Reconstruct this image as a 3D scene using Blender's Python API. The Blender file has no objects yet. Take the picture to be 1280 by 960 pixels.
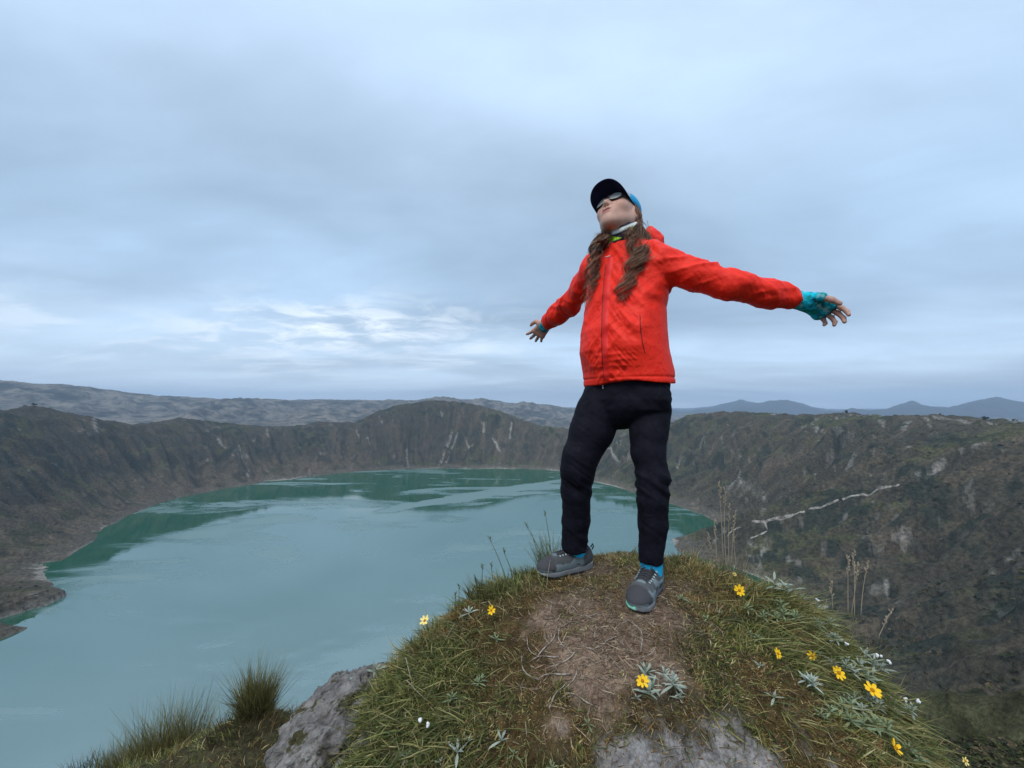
import bpy, math, random
import numpy as np
from mathutils import Vector, Matrix
from mathutils.bvhtree import BVHTree

scene = bpy.context.scene
COL = scene.collection
rng = np.random.default_rng(7)
random.seed(7)

# ------------------------------------------------------------------ camera
F = 480.0                         # focal length in units of the 1280 wide photo
def P(u, v, Y):                   # a world point at depth Y seen along direction (u, v); camera at the origin
    return np.array([(u - 640) / F * Y, Y, (505 - v) / F * Y])
cam = bpy.data.cameras.new("camera"); cam_o = bpy.data.objects.new("camera", cam); COL.objects.link(cam_o)
cam.sensor_width = 36.0; cam.lens = 36.0 * F / 1280; cam.shift_y = 25 / 1280
cam.clip_start = 0.05; cam.clip_end = 80000
cam_o.rotation_euler = (math.radians(90), 0, 0)
scene.camera = cam_o

# ------------------------------------------------------------------ view
scene.view_settings.view_transform = 'Standard'; scene.view_settings.look = 'None'
scene.view_settings.exposure = 0.45; scene.view_settings.gamma = 1.0
scene.cycles.max_bounces = 6; scene.cycles.volume_bounces = 0

# ------------------------------------------------------------------ node helper
class NT:
    def __init__(s, tree): s.t = tree; s.n = tree.nodes; s.l = tree.links
    def add(s, kind, **kw):
        n = s.n.new(kind)
        for k, v in kw.items():
            if k == 'i':
                for kk, vv in v.items():
                    if isinstance(vv, bpy.types.NodeSocket): s.l.new(vv, n.inputs[kk])
                    else: n.inputs[kk].default_value = vv
            else: setattr(n, k, v)
        return n
    def math(s, op, a, b=0.0, c=None, clamp=False):
        n = s.n.new('ShaderNodeMath'); n.operation = op; n.use_clamp = clamp
        for i, x in enumerate([a, b] if c is None else [a, b, c]):
            if isinstance(x, bpy.types.NodeSocket): s.l.new(x, n.inputs[i])
            else: n.inputs[i].default_value = x
        return n.outputs[0]
    def smooth(s, x, a, b, lo=0.0, hi=1.0):
        n = s.n.new('ShaderNodeMapRange'); n.interpolation_type = 'SMOOTHSTEP'
        s.l.new(x, n.inputs[0])
        for i, y in enumerate((a, b, lo, hi)): n.inputs[i + 1].default_value = y
        return n.outputs[0]
    def mix(s, f, a, b, blend='MIX'):
        n = s.n.new('ShaderNodeMix'); n.data_type = 'RGBA'; n.blend_type = blend
        for i, x in ((0, f), (6, a), (7, b)):
            if isinstance(x, bpy.types.NodeSocket): s.l.new(x, n.inputs[i])
            elif i == 0: n.inputs[0].default_value = x
            else: n.inputs[i].default_value = (*x[:3], 1.0)
        return n.outputs[2]
    def noise(s, vec, scale, detail=4, rough=0.55, dist=0.0, out=0):
        n = s.n.new('ShaderNodeTexNoise'); s.l.new(vec, n.inputs['Vector'])
        n.inputs['Scale'].default_value = scale; n.inputs['Detail'].default_value = detail
        n.inputs['Roughness'].default_value = rough; n.inputs['Distortion'].default_value = dist
        return n.outputs[out]
    def mapping(s, vec, scale=(1, 1, 1), rot=(0, 0, 0), loc=(0, 0, 0)):
        n = s.n.new('ShaderNodeMapping'); s.l.new(vec, n.inputs[0])
        n.inputs['Scale'].default_value = scale; n.inputs['Rotation'].default_value = rot; n.inputs['Location'].default_value = loc
        return n.outputs[0]

# ------------------------------------------------------------------ world: overcast sky
SUN_EL, SUN_AZ = math.radians(52), math.radians(205)   # azimuth clockwise from +Y
w = bpy.data.worlds.new("World"); scene.world = w; w.use_nodes = True
T = NT(w.node_tree); T.n.clear()
out = T.add('ShaderNodeOutputWorld')
bg_clear = T.add('ShaderNodeBackground'); bg_cloud = T.add('ShaderNodeBackground')
sky = T.add('ShaderNodeTexSky', sky_type='NISHITA', sun_disc=False, sun_elevation=SUN_EL, sun_rotation=SUN_AZ, altitude=3900)
T.l.new(sky.outputs[0], bg_clear.inputs[0]); bg_clear.inputs[1].default_value = 0.06
tc = T.add('ShaderNodeTexCoord'); D = tc.outputs['Generated']
sep = T.add('ShaderNodeSeparateXYZ'); T.l.new(D, sep.inputs[0])
dx, dy, dz = sep.outputs
zc = T.math('ADD', T.math('MAXIMUM', dz, 0.0), 0.12)
comb = T.add('ShaderNodeCombineXYZ')
T.l.new(T.math('DIVIDE', dx, zc), comb.inputs[0]); T.l.new(T.math('DIVIDE', dy, zc), comb.inputs[1])
CP = comb.outputs[0]
# elevation ramp of the deck
ramp = T.add('ShaderNodeValToRGB'); T.l.new(dz, ramp.inputs[0])
cr = ramp.color_ramp
stops = SKYSTOPS = [(0.0, (0.56, 0.65, 0.74)), (0.035, (0.54, 0.64, 0.75)), (0.10, (0.43, 0.56, 0.70)), (0.20, (0.33, 0.455, 0.605)),
         (0.36, (0.35, 0.49, 0.655)), (0.55, (0.41, 0.545, 0.71)), (0.72, (0.455, 0.59, 0.765)), (1.0, (0.60, 0.73, 0.87))]
while len(cr.elements) < len(stops): cr.elements.new(0.5)
for e, (p, c) in zip(cr.elements, stops): e.position = p; e.color = (*c, 1)
n1 = T.noise(T.mapping(CP, (0.26, 0.50, 1), (0, 0, 0.25), (3.1, 0.4, 0)), 1.0, 4, 0.5, 0.5)
n2 = T.noise(T.mapping(CP, (0.5, 0.9, 1), (0, 0, -0.12), (1.7, 5.2, 0)), 1.5, 7, 0.6, 0.4)
n3 = T.noise(T.mapping(CP, (0.55, 1.25, 1), (0, 0, 0.1), (8.3, 2.2, 0)), 1.5, 7, 0.6, 0.5)
a1 = T.smooth(n1, 0.32, 0.66, 0.77, 1.17)
a2 = T.smooth(n2, 0.30, 0.70, 0.91, 1.09)
amp = T.math('MULTIPLY', a1, a2)
base = T.add('ShaderNodeVectorMath', operation='SCALE'); T.l.new(ramp.outputs[0], base.inputs[0]); T.l.new(amp, base.inputs[3])
# thinner, brighter layer low over the hills
band = T.math('MULTIPLY', T.smooth(dz, 0.27, 0.13), T.smooth(dz, -0.02, 0.02))
left = T.smooth(T.math('DIVIDE', dx, T.math('MAXIMUM', dy, 0.05)), 0.25, -0.15, 0.12, 1.0)
gaps = T.smooth(n3, 0.50, 0.68)
g = T.math('MULTIPLY', T.math('MULTIPLY', band, T.math('ADD', T.math('MULTIPLY', gaps, .75), .25)), left)
c1 = T.mix(T.math('MULTIPLY', g, 0.75), base.outputs[0], (0.66, 0.77, 0.88))
# the brightest tear in the deck
ax = T.math('SUBTRACT', T.math('DIVIDE', dx, T.math('MAXIMUM', dy, 0.05)), -0.50)
ay = T.math('SUBTRACT', T.math('DIVIDE', dz, T.math('MAXIMUM', dy, 0.05)), 0.195)
rr_ = T.math('ADD', T.math('POWER', T.math('MULTIPLY', ax, 2.6), 2.0), T.math('POWER', T.math('MULTIPLY', ay, 13.0), 2.0))
tear = T.math('POWER', 2.718, T.math('MULTIPLY', rr_, -1.0))
n4 = T.noise(T.mapping(CP, (1.3, 1.6, 1), (0, 0, 0.3), (2.3, 7.2, 0)), 1.9, 7, 0.62, 0.5)
tg = T.math('MULTIPLY', tear, T.smooth(n4, 0.42, 0.66))
tg = T.math('MULTIPLY', tg, T.smooth(dy, 0.0, 0.2))
c2 = T.mix(T.math('MULTIPLY', tg, 1.0), c1, (0.80, 0.87, 0.93))
T.l.new(c2, bg_cloud.inputs[0]); bg_cloud.inputs[1].default_value = 1.08
mx = T.add('ShaderNodeMixShader'); mx.inputs[0].default_value = 0.93
T.l.new(bg_clear.outputs[0], mx.inputs[1]); T.l.new(bg_cloud.outputs[0], mx.inputs[2]); T.l.new(mx.outputs[0], out.inputs[0])

# ------------------------------------------------------------------ sun behind the overcast
sl = bpy.data.lights.new("sun", 'SUN'); so = bpy.data.objects.new("sun", sl); COL.objects.link(so)
sl.energy = 1.5; sl.angle = math.radians(22); sl.color = (1.0, 0.97, 0.93)
sd = Vector((math.sin(SUN_AZ) * math.cos(SUN_EL), math.cos(SUN_AZ) * math.cos(SUN_EL), math.sin(SUN_EL)))
so.rotation_euler = sd.to_track_quat('Z', 'Y').to_euler()

# ------------------------------------------------------------------ tagging and meshes
def tag(o, label=None, cat=None, group=None, kind=None):
    if label: o['label'] = label
    if cat: o['category'] = cat
    if group: o['group'] = group
    if kind: o['kind'] = kind
    return o
def mesh_np(name, V, Q=None, Tr=None, smooth=True):
    V = np.asarray(V, np.float32); nq = 0 if Q is None else len(Q); nt = 0 if Tr is None else len(Tr)
    me = bpy.data.meshes.new(name); me.vertices.add(len(V)); me.vertices.foreach_set('co', V.ravel())
    loops = []; 
    if nq: loops.append(np.asarray(Q, np.int32).ravel())
    if nt: loops.append(np.asarray(Tr, np.int32).ravel())
    L = np.concatenate(loops); me.loops.add(len(L)); me.loops.foreach_set('vertex_index', L)
    me.polygons.add(nq + nt)
    st = np.concatenate([np.arange(nq) * 4, nq * 4 + np.arange(nt) * 3]).astype(np.int32)
    me.polygons.foreach_set('loop_start', st)
    me.update(calc_edges=True); me.validate()
    me.polygons.foreach_set('use_smooth', np.full(nq + nt, smooth)); me.update()
    return me
def set_col(me, C, name='Col'):
    a = me.color_attributes.new(name, 'FLOAT_COLOR', 'POINT')
    C = np.asarray(C, np.float32)
    if C.shape[1] == 3: C = np.hstack([C, np.ones((len(C), 1), np.float32)])
    a.data.foreach_set('color', C.ravel())
def link(name, me, mat=None, parent=None, loc=None):
    o = bpy.data.objects.new(name, me); COL.objects.link(o)
    if mat is not None: me.materials.append(mat)
    if parent is not None: o.parent = parent
    if loc is not None: o.location = loc
    return o
def empty(name, loc):
    o = bpy.data.objects.new(name, None); COL.objects.link(o); o.location = loc; o.empty_display_size = 0.1
    return o

# ------------------------------------------------------------------ numpy noise
def _h(ix, iy, iz, seed):
    n = (ix * 374761393 + iy * 668265263 + iz * 2147483647 * 3 + seed * 1274126177) & 0xffffffff
    n = ((n ^ (n >> 13)) * 1274126177) & 0xffffffff
    n = ((n ^ (n >> 16)) * 2246822519) & 0xffffffff
    return ((n ^ (n >> 15)) & 0xffff) / 65535.0
def vnoise(x, y, z=None, seed=0):
    x = np.asarray(x, float); y = np.asarray(y, float)
    xi = np.floor(x).astype(np.int64); yi = np.floor(y).astype(np.int64)
    fx = x - xi; fy = y - yi; fx = fx*fx*fx*(fx*(fx*6-15)+10); fy = fy*fy*fy*(fy*(fy*6-15)+10)
    if z is None:
        a = _h(xi, yi, 0, seed); b = _h(xi+1, yi, 0, seed); c = _h(xi, yi+1, 0, seed); d = _h(xi+1, yi+1, 0, seed)
        return (a*(1-fx)+b*fx)*(1-fy) + (c*(1-fx)+d*fx)*fy
    z = np.asarray(z, float); zi = np.floor(z).astype(np.int64); fz = z - zi; fz = fz*fz*(3-2*fz)
    r = 0
    for k, wz in ((0, 1-fz), (1, fz)):
        a = _h(xi, yi, zi+k, seed); b = _h(xi+1, yi, zi+k, seed); c = _h(xi, yi+1, zi+k, seed); d = _h(xi+1, yi+1, zi+k, seed)
        r = r + wz * ((a*(1-fx)+b*fx)*(1-fy) + (c*(1-fx)+d*fx)*fy)
    return r
def fbm(x, y, oct=5, seed=0, gain=0.5, ridged=False):
    s = 0; a = 1; t = 0
    for o in range(oct):
        c, q = math.cos(o*1.1), math.sin(o*1.1); X = (c*x - q*y) * 2**o; Y = (q*x + c*y) * 2**o
        n = vnoise(X + 17*o, Y - 9*o, None, seed + o)
        if ridged: n = 1 - np.abs(2*n - 1)
        s = s + a*n; t += a; a *= gain
    return s / t
def sstep(x, a, b):
    t = np.clip((x - a) / (b - a), 0, 1); return t*t*(3-2*t)

# ------------------------------------------------------------------ materials
def principled(name, base=(0.5, 0.5, 0.5), rough=0.8, spec=0.3, build=None):
    m = bpy.data.materials.new(name); m.use_nodes = True; T = NT(m.node_tree)
    b = T.n['Principled BSDF']; b.inputs['Base Color'].default_value = (*base, 1); b.inputs['Roughness'].default_value = rough
    b.inputs['Specular IOR Level'].default_value = spec
    if build: build(T, b)
    return m
def bumped(T, b, h, strength=0.5, dist=0.01):
    n = T.add('ShaderNodeBump', i={'Strength': strength, 'Distance': dist}); T.l.new(h, n.inputs['Height']); T.l.new(n.outputs[0], b.inputs['Normal'])
def attr(T, name='Col'):
    return T.add('ShaderNodeVertexColor', layer_name=name).outputs[0]
def obj_co(T): return T.add('ShaderNodeTexCoord').outputs['Object']

# ================================================================== CRATER TERRAIN
LAKE_Z = -380.0
CX, CY = -250.0, 1250.0
def lakept(u, v):
    Y = 480 * 380 / (v - 505); return ((u - 640) / F * Y, Y)
shore = [lakept(*p) for p in [(0, 798), (30, 788), (0, 772), (60, 757), (88, 743), (60, 734), (60, 718), (110, 682), (165, 642), (230, 621), (300, 608),
         (375, 598), (440, 590), (500, 587), (600, 586), (680, 587), (720, 591), (745, 603), (800, 618), (840, 631), (880, 643),
         (897, 655), (888, 664), (858, 670), (836, 673), (850, 690), (905, 705)]]
shore += [(560, 800), (520, 640), (380, 470), (100, 350), (-300, 300), (-620, 330), (-760, 450), (-815, 540)]
def rimpt(u, v, Y): return ((u - 640) / F * Y, Y, (505 - v) / F * Y)
rim = [rimpt(*p) for p in [(1280, 525, 900), (1200, 521, 1100), (1110, 519, 1330), (1060, 517, 1500), (1000, 519, 1650), (930, 515, 1900), (875, 517, 2060),
       (845, 527, 2180), (800, 536, 2300), (740, 538, 2480), (705, 536, 2580), (670, 531, 2650), (640, 520, 2720), (612, 510, 2780), (575, 502, 2810), (545, 500, 2800), (500, 506, 2790), (470, 514, 2740),
       (445, 528, 2680), (400, 527, 2600), (370, 532, 2500), (335, 533, 2400), (290, 529, 2240), (225, 521, 2020), (200, 526, 1940), (165, 531, 1820), (130, 524, 1740),
       (100, 521, 1650), (72, 512, 1560), (40, 507, 1500), (15, 511, 1400), (-30, 514, 1320)]]
rim += [(-1750, 900, -30), (-1600, 500, -40), (-1250, 120, -50), (-700, -60, -30), (-250, -60, -8), (0, -3, -2.2), (160, -20, -6), (420, 40, -20), (820, 250, -30), (1120, 560, -35)]
TH = np.linspace(-math.pi, math.pi, 2881)
def periodic(pts, val, sig=3):
    th = np.array([math.atan2(p[1]-CY, p[0]-CX) for p in pts]); o = np.argsort(th)
    r = np.interp(TH, th[o], np.array(val)[o], period=2*math.pi)
    k = np.exp(-0.5*(np.arange(-12, 13)/sig)**2); k /= k.sum()
    return np.convolve(np.concatenate([r[-13:-1], r, r[1:13]]), k, 'same')[12:-12]
RS = periodic(shore, [math.hypot(p[0]-CX, p[1]-CY) for p in shore], 2.5)
RR = periodic(rim, [math.hypot(p[0]-CX, p[1]-CY) for p in rim], 5)
ZR = periodic(rim, [p[2] for p in rim], 1.6)
HILLV = ([-400, 0, 100, 200, 330, 400, 430, 470, 520, 580, 620, 700, 760, 830, 900, 1700], [480, 477, 484, 494, 502, 499, 501, 501, 502, 500, 501, 509, 514, 523, 530, 530])
MTNV = ([-400, 780, 850, 880, 925, 950, 985, 1010, 1040, 1070, 1110, 1140, 1160, 1185, 1215, 1245, 1280, 1340, 1500, 1700], [512, 512, 517, 510, 499, 505, 500, 507, 516, 515, 513, 502, 509, 511, 503, 497, 504, 500, 506, 506])
def seg_ridge(x, y, a, b, wid, ha, hb):
    ax, ay = a; bx, by = b; L2 = (bx-ax)**2 + (by-ay)**2
    t = np.clip(((x-ax)*(bx-ax) + (y-ay)*(by-ay)) / L2, 0, 1)
    d = np.hypot(x - ax - t*(bx-ax), y - ay - t*(by-ay)); return (ha + (hb-ha)*t) * np.exp(-(d/wid)**2)
def height(x, y):
    x = np.asarray(x, float); y = np.asarray(y, float)
    dx, dy = x-CX, y-CY; r = np.hypot(dx, dy); th = np.arctan2(dy, dx); R = np.hypot(x, y)
    rs = np.interp(th, TH, RS); rr = np.interp(th, TH, RR); zr = np.interp(th, TH, ZR)
    rs = rs + 22*(fbm(x/90, y/90, 4, 5) - 0.5)
    t = (r - rs) / (rr - rs)
    tc_ = np.clip(t, 0, 1)
    f = tc_ - 0.075*np.sin(2*math.pi*tc_) + 0.02*np.sin(math.pi*tc_)
    env = np.sin(math.pi*tc_)**0.75
    near = sstep(R, 15, 160)
    arc = th*1350 + 60*(fbm(x/260, y/260, 3, 11) - 0.5)*2
    g1 = fbm(arc/170, r/900, 3, 21, 0.5, True); g2 = fbm(arc/62, r/330, 3, 31, 0.55, True)
    g3 = fbm(arc/24, r/120, 3, 35, 0.55, True)
    gul = (g1 - 0.62)*84 + (g2 - 0.62)*(50 + 18*sstep(x, 200, 600)) + (g3 - 0.62)*24
    rock = (fbm(x/55, y/55, 5, 41, 0.55) - 0.5)*26
    zin = LAKE_Z + (zr - LAKE_Z)*f + env*near*(gul + rock)
    # shelves of old landslides
    zin = zin + near*env*7*np.sin(f*26 + 5*fbm(x/200, y/200, 2, 77))
    zin = zin + near*(seg_ridge(x, y, (560, 330), (400, 490), 55, 40, 22) + seg_ridge(x, y, (620, 560), (500, 700), 60, 26, 20)
                      + seg_ridge(x, y, (-1050, 640), (-860, 775), 70, 28, 6) + seg_ridge(x, y, (900, 1000), (600, 960), 60, 22, 15))
    zin = np.where(t < 0, LAKE_Z + np.maximum(-0.35*(rs - r), -25), zin)
    crest = (fbm(arc/38, r/60, 4, 51, 0.6) - 0.5)*24*near*sstep(R, 300, 900)
    zin = zin + crest*sstep(tc_, 0.6, 1.0)
    e = np.maximum(r - rr, 0)
    zout = zr + crest - (zr + 290)*(1 - np.exp(-e/650)) + near*sstep(e, 0, 250)*(fbm(x/260, y/260, 5, 61) - 0.55)*60
    z = np.where(t > 1, zout, zin)
    # hills and mountains far beyond the crater
    az = np.arctan2(x, np.maximum(y, 1e-3)); front = y > 0
    u = np.clip(640 + F*np.tan(np.clip(az, -1.2, 1.2)), -400, 1700)
    ca = np.cos(np.clip(az, -1.2, 1.2))
    hz = (505 - np.interp(u, *HILLV))/F*7500*ca
    p = sstep(R, 3900, 7500)*(1 - 0.7*sstep(R, 7500, 10500))
    rn = fbm(x/1500, y/1500, 6, 71, 0.52, True) - 0.62; rn2 = fbm(x/420, y/420, 5, 73, 0.55, True) - 0.6
    hill = (hz + 290)*p**1.25 + (rn*330 + rn2*90)*sstep(R, 3800, 5600)*(1 - sstep(R, 6600, 7500)*0.86)*np.clip((hz+290)/250, 0, 1)
    mz = (505 - np.interp(u, *MTNV))/F*17500*ca
    pm = sstep(R, 12500, 17500)*(1 - 0.4*sstep(R, 17500, 21000))
    mt = (mz + 290)*pm + (fbm(x/2600, y/2600, 5, 81, 0.5, True) - 0.62)*500*sstep(R, 12000, 14500)*(1 - sstep(R, 15500, 17500)*0.85)
    far = np.maximum(hill, mt)
    z = np.where((R > 3600) & front, z + far*sstep(R, 3600, 4400), z)
    z = np.where((R > 3600) & ~front, z + sstep(R, 3600, 9000)*(220 + 160*(fbm(x/2000, y/2000, 4, 91) - 0.5)), z)
    return z
def hit(u, v, Ymax=3200):                       # where the sight line (u, v) meets the terrain
    Y = np.concatenate([np.linspace(60, 600, 1200), np.linspace(600, Ymax, 2400)])
    z = height((u-640)/F*Y, Y); s = (505-v)/F*Y; k = np.nonzero(s < z)[0]
    if len(k) == 0: return None
    return ((u-640)/F*Y[k[0]], Y[k[0]])
def hits(uv): 
    r = [hit(*p) for p in uv]; return [p for p in r if p is not None]

azs = np.radians(np.concatenate([np.linspace(-58, 58, 900), np.arange(61, 300, 3.0)])); NA = len(azs)
Rn = np.concatenate([np.geomspace(5, 400, 110)[:-1], np.linspace(400, 3200, 400)[:-1], np.linspace(3200, 4300, 40)])
Rh = np.concatenate([np.linspace(4300, 7700, 130)[:-1], np.linspace(7700, 12500, 40)])
Rm = np.concatenate([np.linspace(12500, 18000, 70)[:-1], np.linspace(18000, 30000, 20)])
def polar(name, RRs, close_centre=False):
    A, B = np.meshgrid(azs, RRs, indexing='xy'); X = np.sin(A)*B; Y = np.cos(A)*B; Z = height(X, Y)
    V = np.stack([X, Y, Z], -1).reshape(-1, 3); nr = len(RRs)
    i, j = np.meshgrid(np.arange(nr-1), np.arange(NA), indexing='ij'); j2 = (j+1) % NA
    Q = np.stack([i*NA+j, i*NA+j2, (i+1)*NA+j2, (i+1)*NA+j], -1).reshape(-1, 4)[:, ::-1]
    Tr = None
    if close_centre:
        V = np.vstack([V, [[0, 0, height(0, 0)]]]); c = len(V)-1
        jj = np.arange(NA); Tr = np.stack([jj, (jj+1) % NA, np.full(NA, c)], -1)[:, ::-1]
    return V, Q, Tr, (X, Y, Z)

def poly_dist(x, y, pts):
    d = np.full(x.shape, 1e9)
    for (ax, ay), (bx, by) in zip(pts[:-1], pts[1:]):
        L2 = (bx-ax)**2 + (by-ay)**2 + 1e-9; t = np.clip(((x-ax)*(bx-ax)+(y-ay)*(by-ay))/L2, 0, 1)
        d = np.minimum(d, np.hypot(x-ax-t*(bx-ax), y-ay-t*(by-ay)))
    return d
V, Q, Tr, (X, Y, Z) = polar('t', Rn, True)
# slope and hollows from the grid
gx = np.gradient(Z, axis=0)/np.maximum(np.gradient(np.hypot(X, Y), axis=0), 1e-6)
ga = np.gradient(Z, axis=1)/np.maximum(np.hypot(np.gradient(X, axis=1), np.gradient(Y, axis=1)), 1e-6)
slope = np.sqrt(gx**2 + ga**2)
th = np.arctan2(Y-CY, X-CX); r = np.hypot(X-CX, Y-CY); arc = th*1350
m1 = fbm(X/120, Y/120, 5, 101); m2 = fbm(X/32, Y/32, 4, 103); m3 = fbm(arc/26, r/150, 4, 105, 0.6); m4 = fbm(X/14, Y/14, 3, 107)
base = np.array([0.060, 0.053, 0.036])
colr = base*(0.55 + 0.9*m2)[..., None]
green = np.array([0.075, 0.078, 0.030]); brown = np.array([0.120, 0.090, 0.060]); pale = np.array([0.34, 0.31, 0.27]); scrub = np.array([0.016, 0.024, 0.018])
def blend(c, col, w): return c*(1-w[..., None]) + col*w[..., None]
colr = blend(colr, brown, sstep(m3, 0.50, 0.72)*0.55)
colr = blend(colr, green, sstep(m1, 0.48, 0.62)*0.6*(1-sstep(slope, 0.75, 1.2)))
colr = blend(colr, scrub, sstep(m2+0.5*m1, 0.82, 0.95)*0.75)
lowleft = sstep(-X, 700, 950)*sstep(-Z, 250, 330); colr = blend(colr, brown*1.15, lowleft*sstep(m2, 0.35, 0.6)*0.7)
m5 = fbm(X/60, Y/60, 4, 109, 0.6)
bare = sstep(m4*0.45 + m5*0.62 + 0.05*slope, 0.765, 0.80)*sstep(X, 150, 500)*0.2 + sstep(m4*0.45 + m5*0.62, 0.77, 0.82)*0.5
near = sstep(np.hypot(X, Y), 80, 250); colr = blend(colr, pale*0.8, np.clip(bare, 0, 1)*near)
# bare scars and streaks of pale ash seen on the walls
scars = [([(565, 542), (556, 562), (545, 588)], 8), ([(572, 540), (562, 565), (551, 588)], 6), ([(508, 562), (511, 588)], 5), ([(616, 548), (626, 566)], 8), ([(605, 528), (604, 540)], 7),
         ([(640, 528), (637, 548)], 6), ([(583, 552), (590, 556)], 8), ([(474, 520), (478, 530)], 6), ([(445, 538), (449, 550)], 5), ([(118, 524), (121, 540)], 9), ([(333, 534), (335, 545)], 7),
         ([(272, 547), (276, 556), (288, 558)], 7), ([(298, 556), (300, 562)], 6), ([(262, 575), (255, 580)], 5), ([(309, 592), (312, 602)], 6), ([(386, 588), (388, 594)], 5), ([(400, 568), (408, 564)], 5), ([(458, 546), (462, 556)], 6),
         ([(925, 590), (918, 602), (908, 615)], 7), ([(940, 606), (924, 622)], 5), ([(850, 575), (846, 585)], 6), ([(1088, 593), (1108, 596)], 11), ([(1068, 568), (1062, 584)], 9), ([(1147, 592), (1160, 598), (1172, 588)], 8),
         ([(1130, 536), (1136, 527)], 11), ([(1100, 525), (1104, 533)], 7), ([(1160, 525), (1162, 533)], 6), ([(1015, 530), (1020, 524)], 7), ([(1180, 580), (1165, 592), (1150, 600)], 5), ([(1200, 560), (1185, 566)], 7), ([(1225, 554), (1218, 558)], 6),
         ([(1130, 668), (1136, 676), (1132, 684)], 7), ([(1118, 672), (1126, 668)], 6), ([(1090, 736), (1100, 740), (1110, 736)], 6), ([(1106, 728), (1110, 748)], 5), ([(955, 685), (950, 700), (945, 720), (938, 735)], 9), ([(963, 678), (953, 690)], 11),
         ([(930, 690), (945, 702)], 4), ([(1262, 700), (1272, 692)], 4), ([(905, 665), (893, 676)], 8), ([(985, 700), (1000, 706)], 6), ([(955, 636), (952, 645)], 9), ([(985, 640), (975, 650)], 5), ([(1060, 640), (1050, 655)], 5),
         ([(880, 545), (875, 560)], 5), ([(760, 560), (772, 575)], 5), ([(958, 512), (1000, 516), (1060, 518), (1110, 520)], 10), ([(1150, 523), (1200, 525), (1280, 530)], 9)]
for uv, wd in scars:
    pts = hits(uv)
    if len(pts) < 2: continue
    cx_, cy_ = np.mean([p[0] for p in pts]), np.mean([p[1] for p in pts]); rad = max(math.hypot(p[0]-cx_, p[1]-cy_) for p in pts) + wd*3
    m = np.hypot(X-cx_, Y-cy_) < rad
    wd = wd*(.62 if uv[0][0] > 840 else .8)
    d = poly_dist(X[m], Y[m], pts) + (m4[m]-0.5)*wd*3.2 + (m2[m]-.5)*wd*2
    colr[m] = blend(colr[m], pale*(0.75 + 0.5*m2[m])[:, None], (1 - sstep(d, wd*0.2, wd*1.1))*(.42 if uv[0][0] > 840 else .7))
# the strip of bare bank above the water
bank = (1 - sstep(Z - LAKE_Z, 3 + 12*m2, 7 + 22*m2)); colr = blend(colr, np.array([0.12, 0.10, 0.075]), bank*0.65); colr = blend(colr, pale*1.0, (1 - sstep(Z - LAKE_Z, 1.0, 3))*sstep(m1, 0.45, 0.65)*.7)
# crater rim: pale trampled edge on the right
colr = blend(colr, green*1.15, (1-sstep(np.hypot(X, Y), 350, 650))*sstep(m2, .38, .6)*.55)
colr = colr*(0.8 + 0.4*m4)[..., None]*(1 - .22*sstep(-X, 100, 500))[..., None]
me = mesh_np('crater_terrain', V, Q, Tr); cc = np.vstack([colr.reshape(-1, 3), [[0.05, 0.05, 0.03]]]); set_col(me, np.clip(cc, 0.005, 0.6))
def terr(T, b):
    co = obj_co(T); c = attr(T)
    n = T.noise(co, 0.16, 6, 0.65); n2 = T.noise(co, 0.9, 7, 0.75)
    k = T.math('MULTIPLY', T.smooth(n, 0.3, 0.7, 0.50, 1.6), T.smooth(n2, 0.3, 0.7, 0.6, 1.45))
    s = T.add('ShaderNodeVectorMath', operation='SCALE'); T.l.new(c, s.inputs[0]); T.l.new(k, s.inputs[3]); T.l.new(s.outputs[0], b.inputs['Base Color'])
    bumped(T, b, T.math('ADD', n, T.math('MULTIPLY', n2, 0.25)), 0.9, 5.0)
M_terrain = principled('crater_ground', rough=0.95, spec=0.1, build=terr)
tag(link('crater_terrain', me, M_terrain), kind='structure')

def hillmat(T, b):
    co = obj_co(T)
    n = T.noise(T.mapping(co, (1, 1, 2.5)), 0.0034, 8, 0.68, 0.8); n2 = T.noise(co, 0.016, 5, 0.65)
    c = T.mix(T.smooth(n, 0.38, 0.62), (0.030, 0.034, 0.032), (0.19, 0.165, 0.135)); c = T.mix(T.smooth(n2, 0.5, 0.66), c, (0.03, 0.04, 0.03))
    T.l.new(c, b.inputs['Base Color'])
M_hill = principled('hill_fields', rough=0.95, spec=0.1, build=hillmat)
V, Q, Tr, _ = polar('h', Rh); tag(link('hills', mesh_np('hills', V, Q), M_hill), kind='structure')
M_mtn = principled('mountain_rock', (0.05, 0.055, 0.06), 0.95, 0.1)
V, Q, Tr, _ = polar('m', Rm); tag(link('mountains', mesh_np('mountains', V, Q), M_mtn), kind='structure')

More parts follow.
